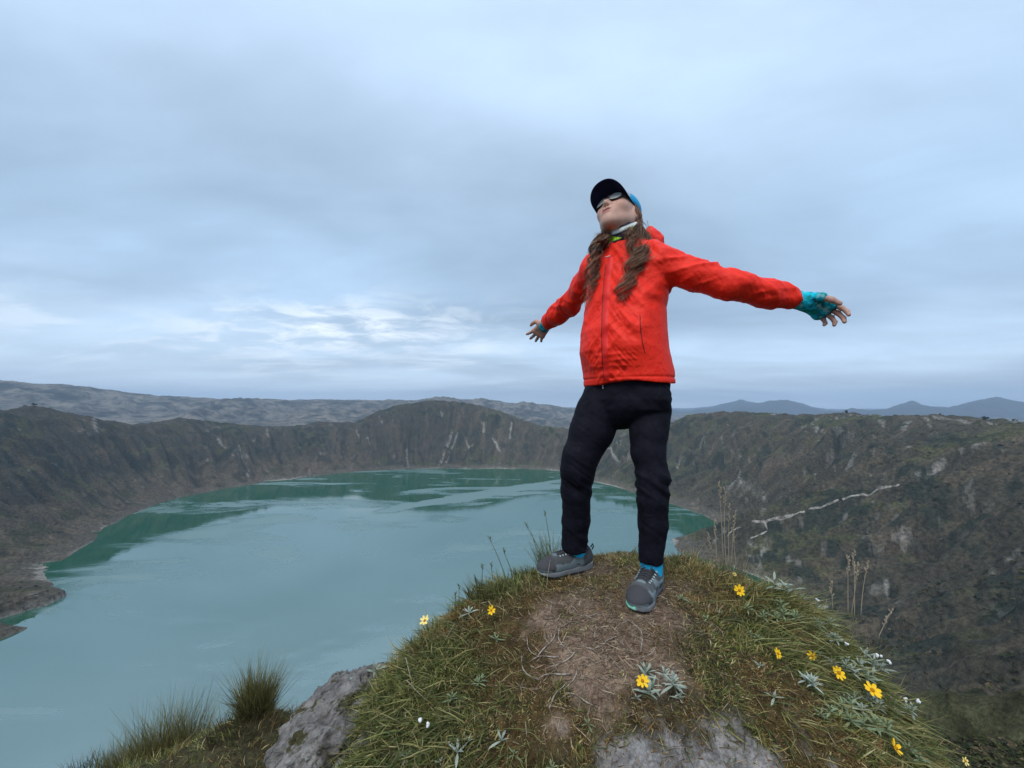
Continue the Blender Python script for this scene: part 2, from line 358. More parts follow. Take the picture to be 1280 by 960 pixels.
# ------------------------------------------------------------------ lake
def lakemat(T, b):
    co = obj_co(T)
    b.inputs['IOR'].default_value = 4.4; b.inputs['Specular IOR Level'].default_value = 0.5
    w1 = T.noise(T.mapping(co, (0.0016, 0.0052, 1), (0, 0, -0.42)), 1.0, 6, 0.6, 0.8)
    w2 = T.noise(T.mapping(co, (0.004, 0.02, 1), (0, 0, -0.5)), 1.0, 5, 0.6, 0.5)
    wind = T.math('ADD', T.math('MULTIPLY', w1, 0.75), T.math('MULTIPLY', w2, 0.25))
    def streak(p, q, wid, amt):
        (ax, ay), (bx, by) = lakept(*p), lakept(*q); L = math.hypot(bx-ax, by-ay)/2; a = math.atan2(by-ay, bx-ax)
        sub = T.add('ShaderNodeVectorMath', operation='SUBTRACT'); T.l.new(co, sub.inputs[0]); sub.inputs[1].default_value = ((ax+bx)/2, (ay+by)/2, LAKE_Z)
        wn = T.add('ShaderNodeTexNoise', i={'Vector': co, 'Scale': 0.0045, 'Detail': 4.0}); ws = T.add('ShaderNodeVectorMath', operation='MULTIPLY_ADD'); T.l.new(wn.outputs['Color'], ws.inputs[0]); ws.inputs[1].default_value = (wid*1.6, wid*1.6, 0); T.l.new(sub.outputs[0], ws.inputs[2])
        m = T.add('ShaderNodeMapping', vector_type='POINT'); T.l.new(ws.outputs[0], m.inputs[0]); m.inputs['Rotation'].default_value = (0, 0, -a)
        sc = T.add('ShaderNodeVectorMath', operation='MULTIPLY'); T.l.new(m.outputs[0], sc.inputs[0]); sc.inputs[1].default_value = (1/L, 1/wid, 0)
        ln = T.add('ShaderNodeVectorMath', operation='LENGTH'); T.l.new(sc.outputs[0], ln.inputs[0]); return T.math('MULTIPLY', T.smooth(ln.outputs['Value'], 1.25, 0.55), amt)
    sk = T.math('MAXIMUM', streak((470, 640), (700, 600), 55, 0.16), streak((600, 618), (710, 598), 30, 0.12)); sk = T.math('MAXIMUM', sk, streak((250, 660), (430, 640), 60, .13))
    calm = streak((590, 640), (690, 615), 50, 0.2)
    wind = T.math('SUBTRACT', T.math('ADD', wind, sk), calm)
    gust = T.smooth(wind, 0.50, 0.60)
    T.l.new(T.mix(gust, (0.001, 0.082, 0.040), (0.004, 0.092, 0.060)), b.inputs['Base Color'])
    T.l.new(T.smooth(wind, 0.48, 0.62, 0.03, 0.42), b.inputs['Roughness'])
    h = T.noise(T.mapping(co, (0.5, 1.0, 1)), 0.12, 3, 0.6)
    bumped(T, b, h, 0.10, 0.8)
M_lake = principled('lake_water', (0.01, 0.16, 0.1), 0.1, 0.6, lakemat)
a = np.linspace(0, 2*math.pi, 97)[:-1]; Vl = np.stack([CX + 1650*np.cos(a), CY + 1650*np.sin(a), np.full(96, LAKE_Z)], -1); Vl = np.vstack([Vl, [[CX, CY, LAKE_Z]]])
tag(link('lake', mesh_np('lake', Vl, None, [[i, (i+1) % 96, 96] for i in range(96)], False), M_lake), kind='structure')

# ------------------------------------------------------------------ low scrub on the near and right-hand slopes
def scrub_patch(n, a0, a1, r0, r1, s0, s1, seed, nq=10):
    g = np.random.default_rng(seed); a = np.radians(g.uniform(a0, a1, n)); R_ = np.exp(g.uniform(math.log(r0), math.log(r1), n)); x, y = np.sin(a)*R_, np.cos(a)*R_; z = height(x, y)
    k = (g.random(n) < sstep(fbm(x/45, y/45, 4, 131), .36, .60)*(.35 + .65*sstep(fbm(x/9, y/9, 2, 133), .35, .6))) & (z > LAKE_Z + 12); x, y, z, R_ = x[k], y[k], z[k], R_[k]; m = len(x)
    s = g.uniform(s0, s1, m)*(R_/r0)**.45; c = np.stack([x, y, z], -1)[:, None] + g.normal(0, 1, (m, nq, 3))*s[:, None, None]*[.55, .55, .30] + [0, 0, .1]
    u_ = g.normal(0, 1, (m, nq, 3))*s[:, None, None]*.42; v_ = g.normal(0, 1, (m, nq, 3))*s[:, None, None]*.42; v_[..., 2] *= .6; u_[..., 2] *= .6
    V = np.stack([c+u_, c+v_, c-u_, c-v_], 2).reshape(-1, 3); cols = np.array([(.045, .052, .022), (.075, .075, .032), (.030, .036, .020), (.11, .085, .05), (.055, .050, .034)])
    C = cols[g.integers(0, 5, m)][:, None]*g.uniform(.6, 1.3, (m, nq, 1)); return V, np.repeat(C.reshape(-1, 3), 4, 0)
sp_ = [scrub_patch(7000, 25, 65, 7, 30, .04, .10, 5, 10), scrub_patch(15000, 18, 60, 28, 260, .10, .28, 1, 12), scrub_patch(9000, 20, 60, 200, 900, .9, 2.2, 2), scrub_patch(5000, 8, 60, 700, 2000, 1.6, 3.4, 3, 8), scrub_patch(3500, -60, -20, 1000, 2200, 2.0, 4.0, 4, 8)]
Vs = np.vstack([a_[0] for a_ in sp_]); me = mesh_np('scrub', Vs, np.arange(len(Vs)).reshape(-1, 4)); set_col(me, np.vstack([a_[1] for a_ in sp_]))
M_scrub = principled('scrub_leaf', rough=.95, spec=.05, build=lambda T, b: T.l.new(attr(T), b.inputs['Base Color'])); tag(link('scrub', me, M_scrub), kind='stuff')

# ------------------------------------------------------------------ path on the inner wall
def ribbon(name, uv, wid):
    pts = np.array(hits(uv)); s = np.concatenate([[0], np.cumsum(np.hypot(*np.diff(pts, axis=0).T))]); q = np.arange(0, s[-1], 3.0)
    x = np.interp(q, s, pts[:, 0]); y = np.interp(q, s, pts[:, 1])
    k = np.ones(5)/5; x[2:-2] = np.convolve(x, k, 'valid'); y[2:-2] = np.convolve(y, k, 'valid')
    tx, ty = np.gradient(x), np.gradient(y); L = np.hypot(tx, ty); nx, ny = -ty/L, tx/L
    wv = wid*(0.7 + 0.7*vnoise(q/17, q*0, None, 3)); rows = []
    for k_ in (-1, -0.4, 0.4, 1):
        X_, Y_ = x + nx*wv*k_, y + ny*wv*k_; rows.append(np.stack([X_, Y_, height(X_, Y_) + (2.0 if abs(k_) < 0.5 else 1.2)], -1))
    V = np.stack(rows, 1).reshape(-1, 3); n = len(x)
    Q = [[i*4+j, i*4+j+1, i*4+j+5, i*4+j+4] for i in range(n-1) for j in range(3)]
    return mesh_np(name, V, Q)
def pathmat(T, b):
    n = T.noise(obj_co(T), 0.12, 4, 0.6); T.l.new(T.mix(T.smooth(n, 0.35, 0.65), (0.12, 0.105, 0.085), (0.38, 0.35, 0.31)), b.inputs['Base Color'])
M_path = principled('pale_trail', rough=0.95, spec=0.1, build=pathmat)
p1 = [(902, 676), (912, 666), (925, 659), (940, 655), (955, 655), (970, 650), (985, 647), (1000, 641), (1015, 637), (1030, 634), (1042, 630), (1052, 626), (1066, 621), (1078, 618), (1095, 614), (1115, 610), (1130, 607)]
p2 = [(955, 655), (960, 660), (957, 667), (948, 670), (938, 674)]
for nm, uv, wd in (('path', p1, .95), ('path', p2, 1.5)):
    tag(link(nm, ribbon(nm, uv, wd), M_path), kind='structure')

# ------------------------------------------------------------------ air
bm_ = [(x, y, z) for x in (-32000, 32000) for y in (-32000, 32000) for z in (-640, 900)]
hz_ = mesh_np('haze', bm_, [[0, 1, 3, 2], [4, 6, 7, 5], [0, 4, 5, 1], [2, 3, 7, 6], [0, 2, 6, 4], [1, 5, 7, 3]], None, False)
mh = bpy.data.materials.new('air'); mh.use_nodes = True; T = NT(mh.node_tree); T.n.clear()
o_ = T.add('ShaderNodeOutputMaterial'); pv = T.add('ShaderNodeVolumePrincipled')
pv.inputs['Color'].default_value = (0.60, 0.78, 1.0, 1); pv.inputs['Density'].default_value = 5.4e-5; pv.inputs['Anisotropy'].default_value = 0.0
T.l.new(pv.outputs[0], o_.inputs['Volume'])
tag(link('haze', hz_, mh), kind='stuff')

# ================================================================== THE KNOLL
def tps_fit(p, z, lam=2e-3):
    n = len(p); d = np.hypot(p[:, None, 0]-p[None, :, 0], p[:, None, 1]-p[None, :, 1]); K = d**2*np.log(d+1e-9) + lam*np.eye(n)
    A = np.zeros((n+3, n+3)); A[:n, :n] = K; A[:n, n] = 1; A[:n, n+1:] = p; A[n:, :n] = A[:n, n:].T
    return np.linalg.solve(A, np.concatenate([z, [0, 0, 0]]))
def tps_eval(w_, p, x, y):
    r = w_[-3] + w_[-2]*x + w_[-1]*y
    for (px, py), wi in zip(p, w_[:-3]):
        d = np.hypot(x-px, y-py); r = r + wi*d*d*np.log(d+1e-9)
    return r
KP = np.array([(.5,1.3,-.72),(.42,1.36,-.72),(.58,1.5,-.72),(.35,1.62,-.728),(.28,1.66,-.728),(.2,1.72,-.745),(.5,1.85,-.73),(.7,1.75,-.735),(.2,1.5,-.745),
 (.55,2.05,-.80),(.3,2.0,-.83),(.5,2.4,-1.35),(.5,3.0,-2.6),(.05,1.75,-.80),(-.133,1.6,-.80),(-.287,1.45,-.86),(-.42,1.33,-.925),(0.1,1.35,-.765),(-.1,1.3,-.815),
 (-.05,2.0,-1.1),(-.35,1.7,-1.12),(-.6,1.5,-1.32),(-.62,1.25,-1.16),(-.8,2.0,-1.8),(-1.5,2.0,-1.80),(-2.2,2.0,-1.87),(-1.2,1.88,-1.50),(-.95,1.62,-1.36),(-1.5,2.5,-2.25),(-2.3,2.6,-2.6),(-1.2,3.,-2.9),(-2.6,1.4,-1.95),
 (0.,1.1,-.83),(0.,.9,-.87),(-.3,1.0,-.93),(-.2,.8,-.95),(.25,1.1,-.775),(.28,.98,-.80),(.75,1.1,-.815),(.82,.9,-.89),(1.0,1.2,-.88),(.8,1.4,-.755),(1.1,1.38,-.845),(1.28,1.25,-1.03),(1.0,1.58,-.79),(1.2,1.52,-.862),(.9,1.85,-.80),
 (1.1,1.9,-1.05),(1.5,1.4,-1.45),(1.6,1.0,-1.55),(1.3,1.05,-1.15),(1.8,2.,-2.3),(2.5,1.,-2.4),(.45,1.06,-.775),(.6,1.04,-.80),(.42,.92,-.93),(.55,.92,-.95),(.45,.8,-1.05),(.2,.75,-.98),(.7,.75,-1.03),
 (0,0,-1.45),(.5,.35,-1.3),(-.6,.4,-1.3),(1.1,.5,-1.2),(0,.5,-1.15),(-.6,.85,-1.12),(-1.1,.6,-1.5),(-1.0,1.2,-1.45),(0,-1,-1.7),(1.6,-1,-1.8),(-1.6,-1,-1.8),(0,-2.4,-2.1),(2.4,-2,-2.2),(-2.4,-2,-2.2),(3.2,1,-3.2),(-3.2,1,-2.4),(2.8,3,-4.2),(-.2,3.5,-3.8),(0,4.5,-5.5),(-3,3.5,-4.2)])
KW = tps_fit(KP[:, :2], KP[:, 2])
def knoll_base(x, y): return tps_eval(KW, KP[:, :2], x, y)
def knoll(x, y):
    x = np.asarray(x, float); y = np.asarray(y, float)
    z = knoll_base(x, y)
    flat = np.exp(-(((x-.45)/.34)**2 + ((y-1.45)/.36)**2)**2)
    a = (1 - 0.75*flat)
    z = z + a*(0.052*(fbm(x*7, y*7, 3, 201)-.5) + 0.050*(fbm(x*2.6+4, y*2.6, 3, 205)-.5)) + 0.010*(fbm(x*26, y*26, 3, 211)-.5)
    z = z + .035*np.exp(-((x-1.02)/.16)**2-((y-1.48)/.14)**2) + .02*np.exp(-((x-.75)/.12)**2-((y-1.82)/.1)**2) + .018*np.exp(-((x+.2)/.1)**2-((y-1.5)/.1)**2)
    d = np.maximum(np.abs(x - .4)/3.0, np.abs(y - 1.2)/3.2); k = sstep(d, 0.75, 1.0)
    return z*(1-k) + (height(x, y) - 1.2)*k
def toppx(x, y, z): return 640 + F*x/y, 505 - F*z/y
def nonuni(a, b, c, d, fine, coarse): return np.concatenate([np.arange(a, b, coarse), np.arange(b, c, fine), np.arange(c, d+coarse, coarse)])
xs = nonuni(-3.4, -1.0, 1.5, 4.0, 0.011, 0.05); ys = nonuni(-3.2, 0.72, 2.25, 4.4, 0.011, 0.05)
X, Y = np.meshgrid(xs, ys); Z = knoll(X, Y)
def blob(u, v, cu, cv, ru, rv, soft=0.35, n=0):
    d = np.sqrt(((u-cu)/ru)**2 + ((v-cv)/rv)**2) + n; return 1 - sstep(d, 1-soft, 1+soft)
def zones(x, y, z):
    """ground cover of the knoll as weights laid down in metres on the ground"""
    n = (fbm(x*9, y*9, 5, 221, .62)-.5)*1.7
    e = lambda cx, cy, rx, ry, soft=.3: 1 - sstep(np.hypot((x-cx)/rx, (y-cy)/ry) + n, 1-soft, 1+soft)
    soil = np.maximum(e(.31, 1.19, .215, .23), e(.50, 1.30, .12, .11))
    soil = np.maximum(soil, e(.45, 1.52, .22, .26)*0.35)
    rock = e(.45, .86, .26, .17, .2)*sstep(-z, .80, .84)
    rock = np.maximum(rock, e(-.70, 1.16, .22, .28, .25))
    moss = np.maximum(np.maximum(e(.02, 1.22, .17, .33), e(.75, .98, .12, .16)), e(-.02, 1.5, .16, .2)*.8)
    return soil, rock, moss
soil, rock, moss = zones(X, Y, Z)
n1_ = fbm(X*14, Y*14, 4, 231)[..., None]; n2_ = fbm(X*45, Y*45, 3, 233)[..., None]
c = np.array([0.055, 0.048, 0.024])*(0.6+0.8*n1_) + 0*Z[..., None]
c = blend(c, np.array([0.085, 0.052, 0.020]), moss*0.7)
c = blend(c, np.array([0.23, 0.160, 0.112]), soil)
c = blend(c, np.array([0.25, 0.23, 0.215]), rock)
c = c*(0.7 + 0.6*n2_)
V = np.stack([X, Y, Z], -1).reshape(-1, 3); ny, nx = X.shape
i, j = np.meshgrid(np.arange(ny-1), np.arange(nx-1), indexing='ij')
Q = np.stack([i*nx+j, i*nx+j+1, (i+1)*nx+j+1, (i+1)*nx+j], -1).reshape(-1, 4)
me = mesh_np('knoll', V, Q); set_col(me, c.reshape(-1, 3))
def knollmat(T, b):
    co = obj_co(T); n = T.noise(co, 22, 6, 0.7); n2 = T.noise(co, 120, 4, 0.75); vor = T.add('ShaderNodeTexVoronoi', i={'Vector': co, 'Scale': 55.0, 'Randomness': 1.0}).outputs[0]
    k = T.math('MULTIPLY', T.smooth(n, 0.3, 0.7, 0.55, 1.35), T.smooth(n2, 0.3, 0.7, 0.65, 1.35))
    s = T.add('ShaderNodeVectorMath', operation='SCALE'); T.l.new(attr(T), s.inputs[0]); T.l.new(k, s.inputs[3]); T.l.new(s.outputs[0], b.inputs['Base Color'])
    bumped(T, b, T.math('ADD', T.math('ADD', n, T.math('MULTIPLY', n2, 0.4)), T.math('MULTIPLY', vor, 0.35)), 1.0, 0.012)
M_knoll = principled('knoll_soil', rough=0.95, spec=0.12, build=knollmat)
tag(link('ground', me, M_knoll), kind='structure')

def surf(x, y):
    x = np.asarray(x, float); y = np.asarray(y, float); e = 0.006
    z = knoll(x, y); nx = -(knoll(x+e, y)-z)/e; ny = -(knoll(x, y+e)-z)/e
    n = np.stack([nx, ny, np.ones_like(z)], -1); n /= np.linalg.norm(n, axis=-1, keepdims=True); return z, n
def place(u, v, lo=0.7, hi=2.6):                 # ground point of the knoll seen along (u, v)
    Y_ = np.linspace(lo, hi, 800); X_ = (u-640)/F*Y_; z = knoll(X_, Y_); s = (505-v)/F*Y_; k = np.nonzero(s < z)[0]
    if len(k) == 0:
        k = [int(np.argmin(s - z))]
    return np.array([X_[k[0]], Y_[k[0]], z[k[0]]])

# ------------------------------------------------------------------ leaf colour material
def leafmat(name, trans=0.25, rough=0.6):
    m = bpy.data.materials.new(name); m.use_nodes = True; T = NT(m.node_tree); b = T.n['Principled BSDF']; o = T.n['Material Output']
    c = attr(T); T.l.new(c, b.inputs['Base Color']); b.inputs['Roughness'].default_value = rough; b.inputs['Specular IOR Level'].default_value = 0.25
    tr = T.add('ShaderNodeBsdfTranslucent'); T.l.new(c, tr.inputs[0]); mx = T.add('ShaderNodeMixShader'); mx.inputs[0].default_value = trans
    T.l.new(b.outputs[0], mx.inputs[1]); T.l.new(tr.outputs[0], mx.inputs[2]); T.l.new(mx.outputs[0], o.inputs[0]); return m
M_leaf = leafmat('leaf')
M_dry = leafmat('dry_straw', 0.1, 0.7)

def blades(root, dirv, length, width, bend, col, tipcol=None, nseg=3):
    """many curved tapering blades as one array mesh: root (n,3), dirv (n,3), bend (n,3) added quadratically"""
    n = len(root); side = np.cross(dirv, rng.normal(size=(n, 3))); side /= np.linalg.norm(side, axis=1, keepdims=True)
    V = []; C = []; tipcol = col if tipcol is None else tipcol
    for k in range(nseg):
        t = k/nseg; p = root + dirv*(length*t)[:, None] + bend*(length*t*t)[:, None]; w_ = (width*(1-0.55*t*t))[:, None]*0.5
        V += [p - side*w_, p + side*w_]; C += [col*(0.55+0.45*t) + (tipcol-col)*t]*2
    V.append(root + dirv*length[:, None] + bend*length[:, None]); C.append(tipcol)
    m = 2*nseg+1; V = np.stack(V, 1).reshape(-1, 3); C = np.stack(C, 1).reshape(-1, 3)
    b = np.arange(n)[:, None]*m
    Q = np.concatenate([b + np.array([2*k, 2*k+1, 2*k+3, 2*k+2]) for k in range(nseg-1)]); Tr = b + np.array([2*nseg-2, 2*nseg-1, 2*nseg])
    return V, Q, Tr, np.clip(C, 0.002, 1)
def build_blades(name, args, mat):
    Vs, Qs, Ts, Cs = [], [], [], []; o = 0
    for a in args:
        V, Q, Tr, C = a; Vs.append(V); Qs.append(Q+o); Ts.append(Tr+o); Cs.append(C); o += len(V)
    me = mesh_np(name, np.vstack(Vs), np.vstack(Qs), np.vstack(Ts)); set_col(me, np.vstack(Cs)); me.materials.append(mat); return me

# short turf, moss and litter over the knoll
def scatter(n, x0, x1, y0, y1, dens):
    x = rng.uniform(x0, x1, n); y = rng.uniform(y0, y1, n); z = knoll(x, y); keep = rng.random(n) < dens(x, y, z); return x[keep], y[keep]
FOOT = [((.30, 1.665), .16, .075), ((.49, 1.41), .085, .17)]
def nofoot(x, y):
    k = np.ones_like(x)
    for (cx, cy), rx, ry in FOOT: k = k*sstep(np.hypot((x-cx)/rx, (y-cy)/ry), .8, 1.15)
    return k
def turf(n, x0, x1, y0, y1, dmul=1):
    def dens(x, y, z):
        s, r_, m = zones(x, y, z); return dmul*(1 - 0.93*s)*(1 - 0.94*r_)*nofoot(x, y)*(0.25 + 0.75*sstep(fbm(x*12, y*12, 3, 241), .3, .55))
    x, y = scatter(n, x0, x1, y0, y1, dens); z, nn = surf(x, y); s, r_, m = zones(x, y, z); k = len(x)
    lush = np.clip(sstep(x, .62, .95)*sstep(y, 1.15, 1.4) + sstep(-x, .05, .35)*.9 + (1-sstep(y, .85, 1.05))*.5, 0, 1)
    a = fbm(x*5+9, y*5, 3, 251); q = fbm(x*22, y*22, 3, 253)
    L = (0.008 + 0.030*rng.random(k)**1.6)*(0.6 + 0.9*lush)*(1-.5*m)*(0.7+0.7*q)
    swirl = fbm(x*6, y*6, 2, 257)*14
    lean = np.stack([np.cos(swirl), np.sin(swirl), 0*x], -1)*0.6 + rng.normal(0, .55, (k, 3))
    d = nn + lean*np.where(lush > .4, 1.0, .8)[:, None]; d[:, 2] = np.abs(d[:, 2]) + .15; d /= np.linalg.norm(d, axis=1, keepdims=True)
    g = np.array([0.090, 0.098, 0.024]); gy = np.array([0.160, 0.150, 0.045]); br = np.array([0.150, 0.092, 0.036]); st = np.array([0.30, 0.24, 0.12]); dk = np.array([0.035, 0.055, 0.016])
    t = rng.random(k); col = np.where((t < .55)[:, None], g, np.where((t < .8)[:, None], gy, dk))
    brown = np.clip(.9*m + 1.1*sstep(a, .46, .60)*(1-.45*lush) + .5*np.exp(-((x-.45)**2+(y-1.45)**2)/.12), 0, .92); col = np.where((rng.random(k) < brown)[:, None], br, col)
    top = sstep(y, 1.6, 1.85)*(1-lush)*sstep(x, .2, .4); col = np.where((rng.random(k) < .13 + .22*top + .10*s)[:, None], st, col)
    col = col*1.75*(0.55 + 0.9*rng.random((k, 1)))*(0.65+.7*q)[:, None]
    bend = rng.normal(0, .3, (k, 3)); bend[:, 2] -= .15
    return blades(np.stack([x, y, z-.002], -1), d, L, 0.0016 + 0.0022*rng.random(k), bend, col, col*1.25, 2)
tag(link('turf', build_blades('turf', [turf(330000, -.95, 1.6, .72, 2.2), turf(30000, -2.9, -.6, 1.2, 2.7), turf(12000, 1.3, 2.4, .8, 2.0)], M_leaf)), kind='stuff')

# longer grass lying over the right shoulder and the left edge
def long_grass(n, cx, cy, sx, sy, L0, flow, cols, w=.0028, up=.6):
    x = rng.normal(cx, sx, n); y = rng.normal(cy, sy, n); z = knoll(x, y); s, r_, m = zones(x, y, z); k_ = (rng.random(n) < (1-s)*(1-r_)*nofoot(x, y)); x, y = x[k_], y[k_]; k = len(x)
    z, nn = surf(x, y); d = nn*up + np.array(flow)*1.0 + rng.normal(0, .7, (k, 3)); d /= np.linalg.norm(d, axis=1, keepdims=True)
    L = L0*(.4 + rng.random(k)); col = np.array(cols)[rng.integers(0, len(cols), k)]*1.75*(.5+.9*rng.random((k, 1)))
    bend = np.array(flow)*.5 + rng.normal(0, .35, (k, 3)); bend[:, 2] -= .35
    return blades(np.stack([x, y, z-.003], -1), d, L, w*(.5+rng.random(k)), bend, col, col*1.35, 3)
GC = [(.075, .088, .024), (.11, .115, .035), (.045, .055, .02), (.19, .165, .07), (.055, .065, .022), (.15, .13, .05)]
lg = [long_grass(5600, 1.02, 1.42, .14, .16, .075, (.5, -.3, -.1), GC), long_grass(2600, 1.12, 1.2, .12, .14, .05, (.4, -.5, -.2), GC),
      long_grass(4600, -.22, 1.12, .12, .17, .055, (-.5, -.3, 0), GC), long_grass(1500, -.05, 1.62, .1, .1, .05, (-.4, .1, .4), GC[:4]),
      long_grass(2200, .75, 1.75, .18, .1, .04, (.2, -.2, .3), GC), long_grass(1800, .0, .85, .12, .05, .045, (-.2, -.4, 0), GC),
      long_grass(900, -.35, 1.38, .06, .06, .05, (-.3, .2, .4), GC), long_grass(1500, .72, .98, .16, .08, .035, (.2, -.5, 0), GC[1:4] + [(.17, .12, .04)])]
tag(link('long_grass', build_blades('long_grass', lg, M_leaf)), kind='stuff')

# dead roots and litter on the trodden earth
def litter(n, cx, cy, sx, sy, L0, col):
    x = rng.normal(cx, sx, n); y = rng.normal(cy, sy, n); z, nn = surf(x, y); a = rng.uniform(0, 6.283, n)
    t = np.stack([np.cos(a), np.sin(a), 0*a], -1); t -= nn*np.sum(t*nn, 1, keepdims=True); d = t + nn*rng.uniform(-.02, .22, (n, 1)); d /= np.linalg.norm(d, axis=1, keepdims=True)
    c = np.array(col)[rng.integers(0, len(col), n)]*(.55+.9*rng.random((n, 1))); b = rng.normal(0, .18, (n, 3)); b[:, 2] = -.05
    return blades(np.stack([x, y, z+.003], -1), d, L0*(.3+rng.random(n)), .0017*(.5+rng.random(n)), b, c, c, 3)
LC = [(.36, .26, .17), (.22, .145, .09), (.46, .36, .25), (.12, .075, .045), (.30, .18, .12)]
tag(link('dry_litter', build_blades('dry_litter', [litter(2600, .32, 1.2, .13, .13, .035, LC), litter(2600, .45, 1.5, .17, .17, .022, LC), litter(500, .5, 1.28, .1, .08, .03, LC), litter(2500, .35, 1.3, .45, .28, .03, LC), litter(500, .5, 1.9, .2, .05, .03, LC)], M_dry)), kind='stuff')

# ------------------------------------------------------------------ tubes
def tube(pts, rad, sides=5, cap=True):
    pts = np.asarray(pts, float); n = len(pts); rad = np.broadcast_to(rad, (n,)); t = np.gradient(pts, axis=0); t /= np.linalg.norm(t, axis=1, keepdims=True)+1e-12
    ref = np.array([.13, .27, .95]); 
    if abs(t[0] @ ref) > .9: ref = np.array([1., .1, .1])
    a = np.cross(t, ref); a /= np.linalg.norm(a, axis=1, keepdims=True)+1e-12; b = np.cross(t, a); th = np.arange(sides)*2*math.pi/sides
    V = (pts[:, None] + rad[:, None, None]*(a[:, None]*np.cos(th)[None, :, None] + b[:, None]*np.sin(th)[None, :, None])).reshape(-1, 3)
    Q = [[i*sides+j, i*sides+(j+1) % sides, (i+1)*sides+(j+1) % sides, (i+1)*sides+j] for i in range(n-1) for j in range(sides)]
    Tr = []
    if cap:
        V = np.vstack([V, pts[:1], pts[-1:]]); a0 = n*sides
        Tr = [[(j+1) % sides, j, a0] for j in range(sides)] + [[(n-1)*sides+j, (n-1)*sides+(j+1) % sides, a0+1] for j in range(sides)]
    return V, np.array(Q), np.array(Tr).reshape(-1, 3)
def join(parts):
    Vs, Qs, Ts = [], [], []; o = 0
    for V, Q, Tr in parts:
        Vs.append(V); Qs.append(np.asarray(Q).reshape(-1, 4)+o); Ts.append(np.asarray(Tr).reshape(-1, 3)+o); o += len(V)
    return np.vstack(Vs), np.vstack(Qs).astype(int), np.vstack(Ts).astype(int)

# ------------------------------------------------------------------ fallen twigs
M_twig = principled('dead_twig', (.24, .19, .15), .85, .2, lambda T, b: T.l.new(T.mix(T.smooth(T.noise(obj_co(T), 60, 3), .35, .65), (.13, .09, .065), (.36, .31, .26)), b.inputs['Base Color']))
twigs = []
for k in range(5):
    s = np.linspace(-.5, .5, 8); L = .05+.012*k; pts = np.stack([s*L, .006*np.sin(s*5+k)+.003*k*s*s*4, .002*np.cos(s*7)], -1)
    prt = [tube(pts, .0013*(1.2-s*.8), 5)]
    if k % 2: prt.append(tube([pts[4], pts[4]+[.010, .011, .002], pts[4]+[.017, .016, .003]], [.001, .0008, .0005], 4))
    twigs.append(mesh_np('twig', *join(prt))); twigs[-1].materials.append(M_twig)
def tilt(n, ang):
    z = Vector(n); x = Vector((math.cos(ang), math.sin(ang), 0)); x = (x - z*x.dot(z)).normalized(); y = z.cross(x)
    return Matrix((x, y, z)).transposed().to_euler()
tw_uv = [(690, 775), (712, 782), (735, 772), (745, 790), (700, 800), (668, 793), (725, 805), (752, 812), (680, 822), (705, 828), (735, 832), (760, 800), (775, 785), (690, 845), (715, 852), (672, 850), (740, 770),
         (698, 870), (722, 872), (662, 812), (750, 835), (780, 812), (770, 830), (686, 808), (655, 835), (730, 850), (765, 775), (720, 760), (690, 758), (800, 795), (790, 780), (648, 862), (742, 818), (708, 812), (810, 820)]
for k, (u, v) in enumerate(tw_uv):
    p = place(u, v); z, n = surf(p[0], p[1]); o = link('twig', twigs[k % 5], None, None, (p[0], p[1], float(z)+.004)); o.rotation_euler = tilt(n, rng.uniform(0, 6.28)); s = rng.uniform(.7, 1.35); o.scale = (s, s, s)
    tag(o, 'thin dry brown twig lying on the trodden bare soil in front of the shoes', 'twig', 'dry twigs scattered on the bare soil')

# ------------------------------------------------------------------ boulder at the lower left
def lumpy(c, rad, seed, amp=.16, n=56, fl=None):
    th = np.linspace(0, math.pi, n//2+1)[1:-1]; ph = np.arange(n)*2*math.pi/n; A, B = np.meshgrid(th, ph, indexing='ij')
    d = np.stack([np.sin(A)*np.cos(B), np.sin(A)*np.sin(B), np.cos(A)], -1).reshape(-1, 3); d = np.vstack([d, [[0, 0, 1], [0, 0, -1]]])
    q = np.sign(d)*np.abs(d)**.8; r_ = 1 + amp*2*(vn3(d*1.6+seed, 3)-.5) + amp*1.1*(vn3(d*5+seed, 5)-.5) + amp*.75*(np.abs(vn3(d*12+seed, 7)-.5)*2-.3)
    V = np.array(c) + q*r_[:, None]*np.array(rad); m = len(th); Q = [[i*n+j, i*n+(j+1) % n, (i+1)*n+(j+1) % n, (i+1)*n+j] for i in range(m-1) for j in range(n)]
    a, b = m*n, m*n+1; Tr = [[(j+1) % n, j, a] for j in range(n)] + [[(m-1)*n+j, (m-1)*n+(j+1) % n, b] for j in range(n)]
    return V, Q, Tr
def vn3(p, seed):
    s = 0; a = 1; t = 0
    for o in range(3): s = s + a*vnoise(p[:, 0]*2**o, p[:, 1]*2**o, p[:, 2]*2**o, seed+o); t += a; a *= .5
    return s/t
def rockmat(T, b):
    co = obj_co(T); n = T.noise(co, 9, 8, .68, .3); n2 = T.noise(co, 60, 5, .7); v = T.add('ShaderNodeTexVoronoi', i={'Vector': co, 'Scale': 38.0}).outputs[0]
    c = T.mix(T.smooth(n, .35, .65), (.11, .095, .085), (.38, .35, .32)); c = T.mix(T.smooth(n2, .5, .7), c, (.20, .19, .19)); c = T.mix(T.smooth(T.noise(co, 14, 5, .65, .5, ), .60, .68), c, (.36, .42, .38))
    c = T.mix(T.smooth(T.noise(T.mapping(co, (1, 1, 1), (0, 0, 0), (4, 3, 1)), 10, 6, .7), .52, .60), c, (.085, .075, .035))
    T.l.new(c, b.inputs['Base Color']); bumped(T, b, T.math('ADD', T.math('ADD', n, T.math('MULTIPLY', n2, .35)), T.math('MULTIPLY', v, .3)), 1.0, .05)
M_rock = principled('volcanic_rock', rough=.95, spec=.15, build=rockmat)
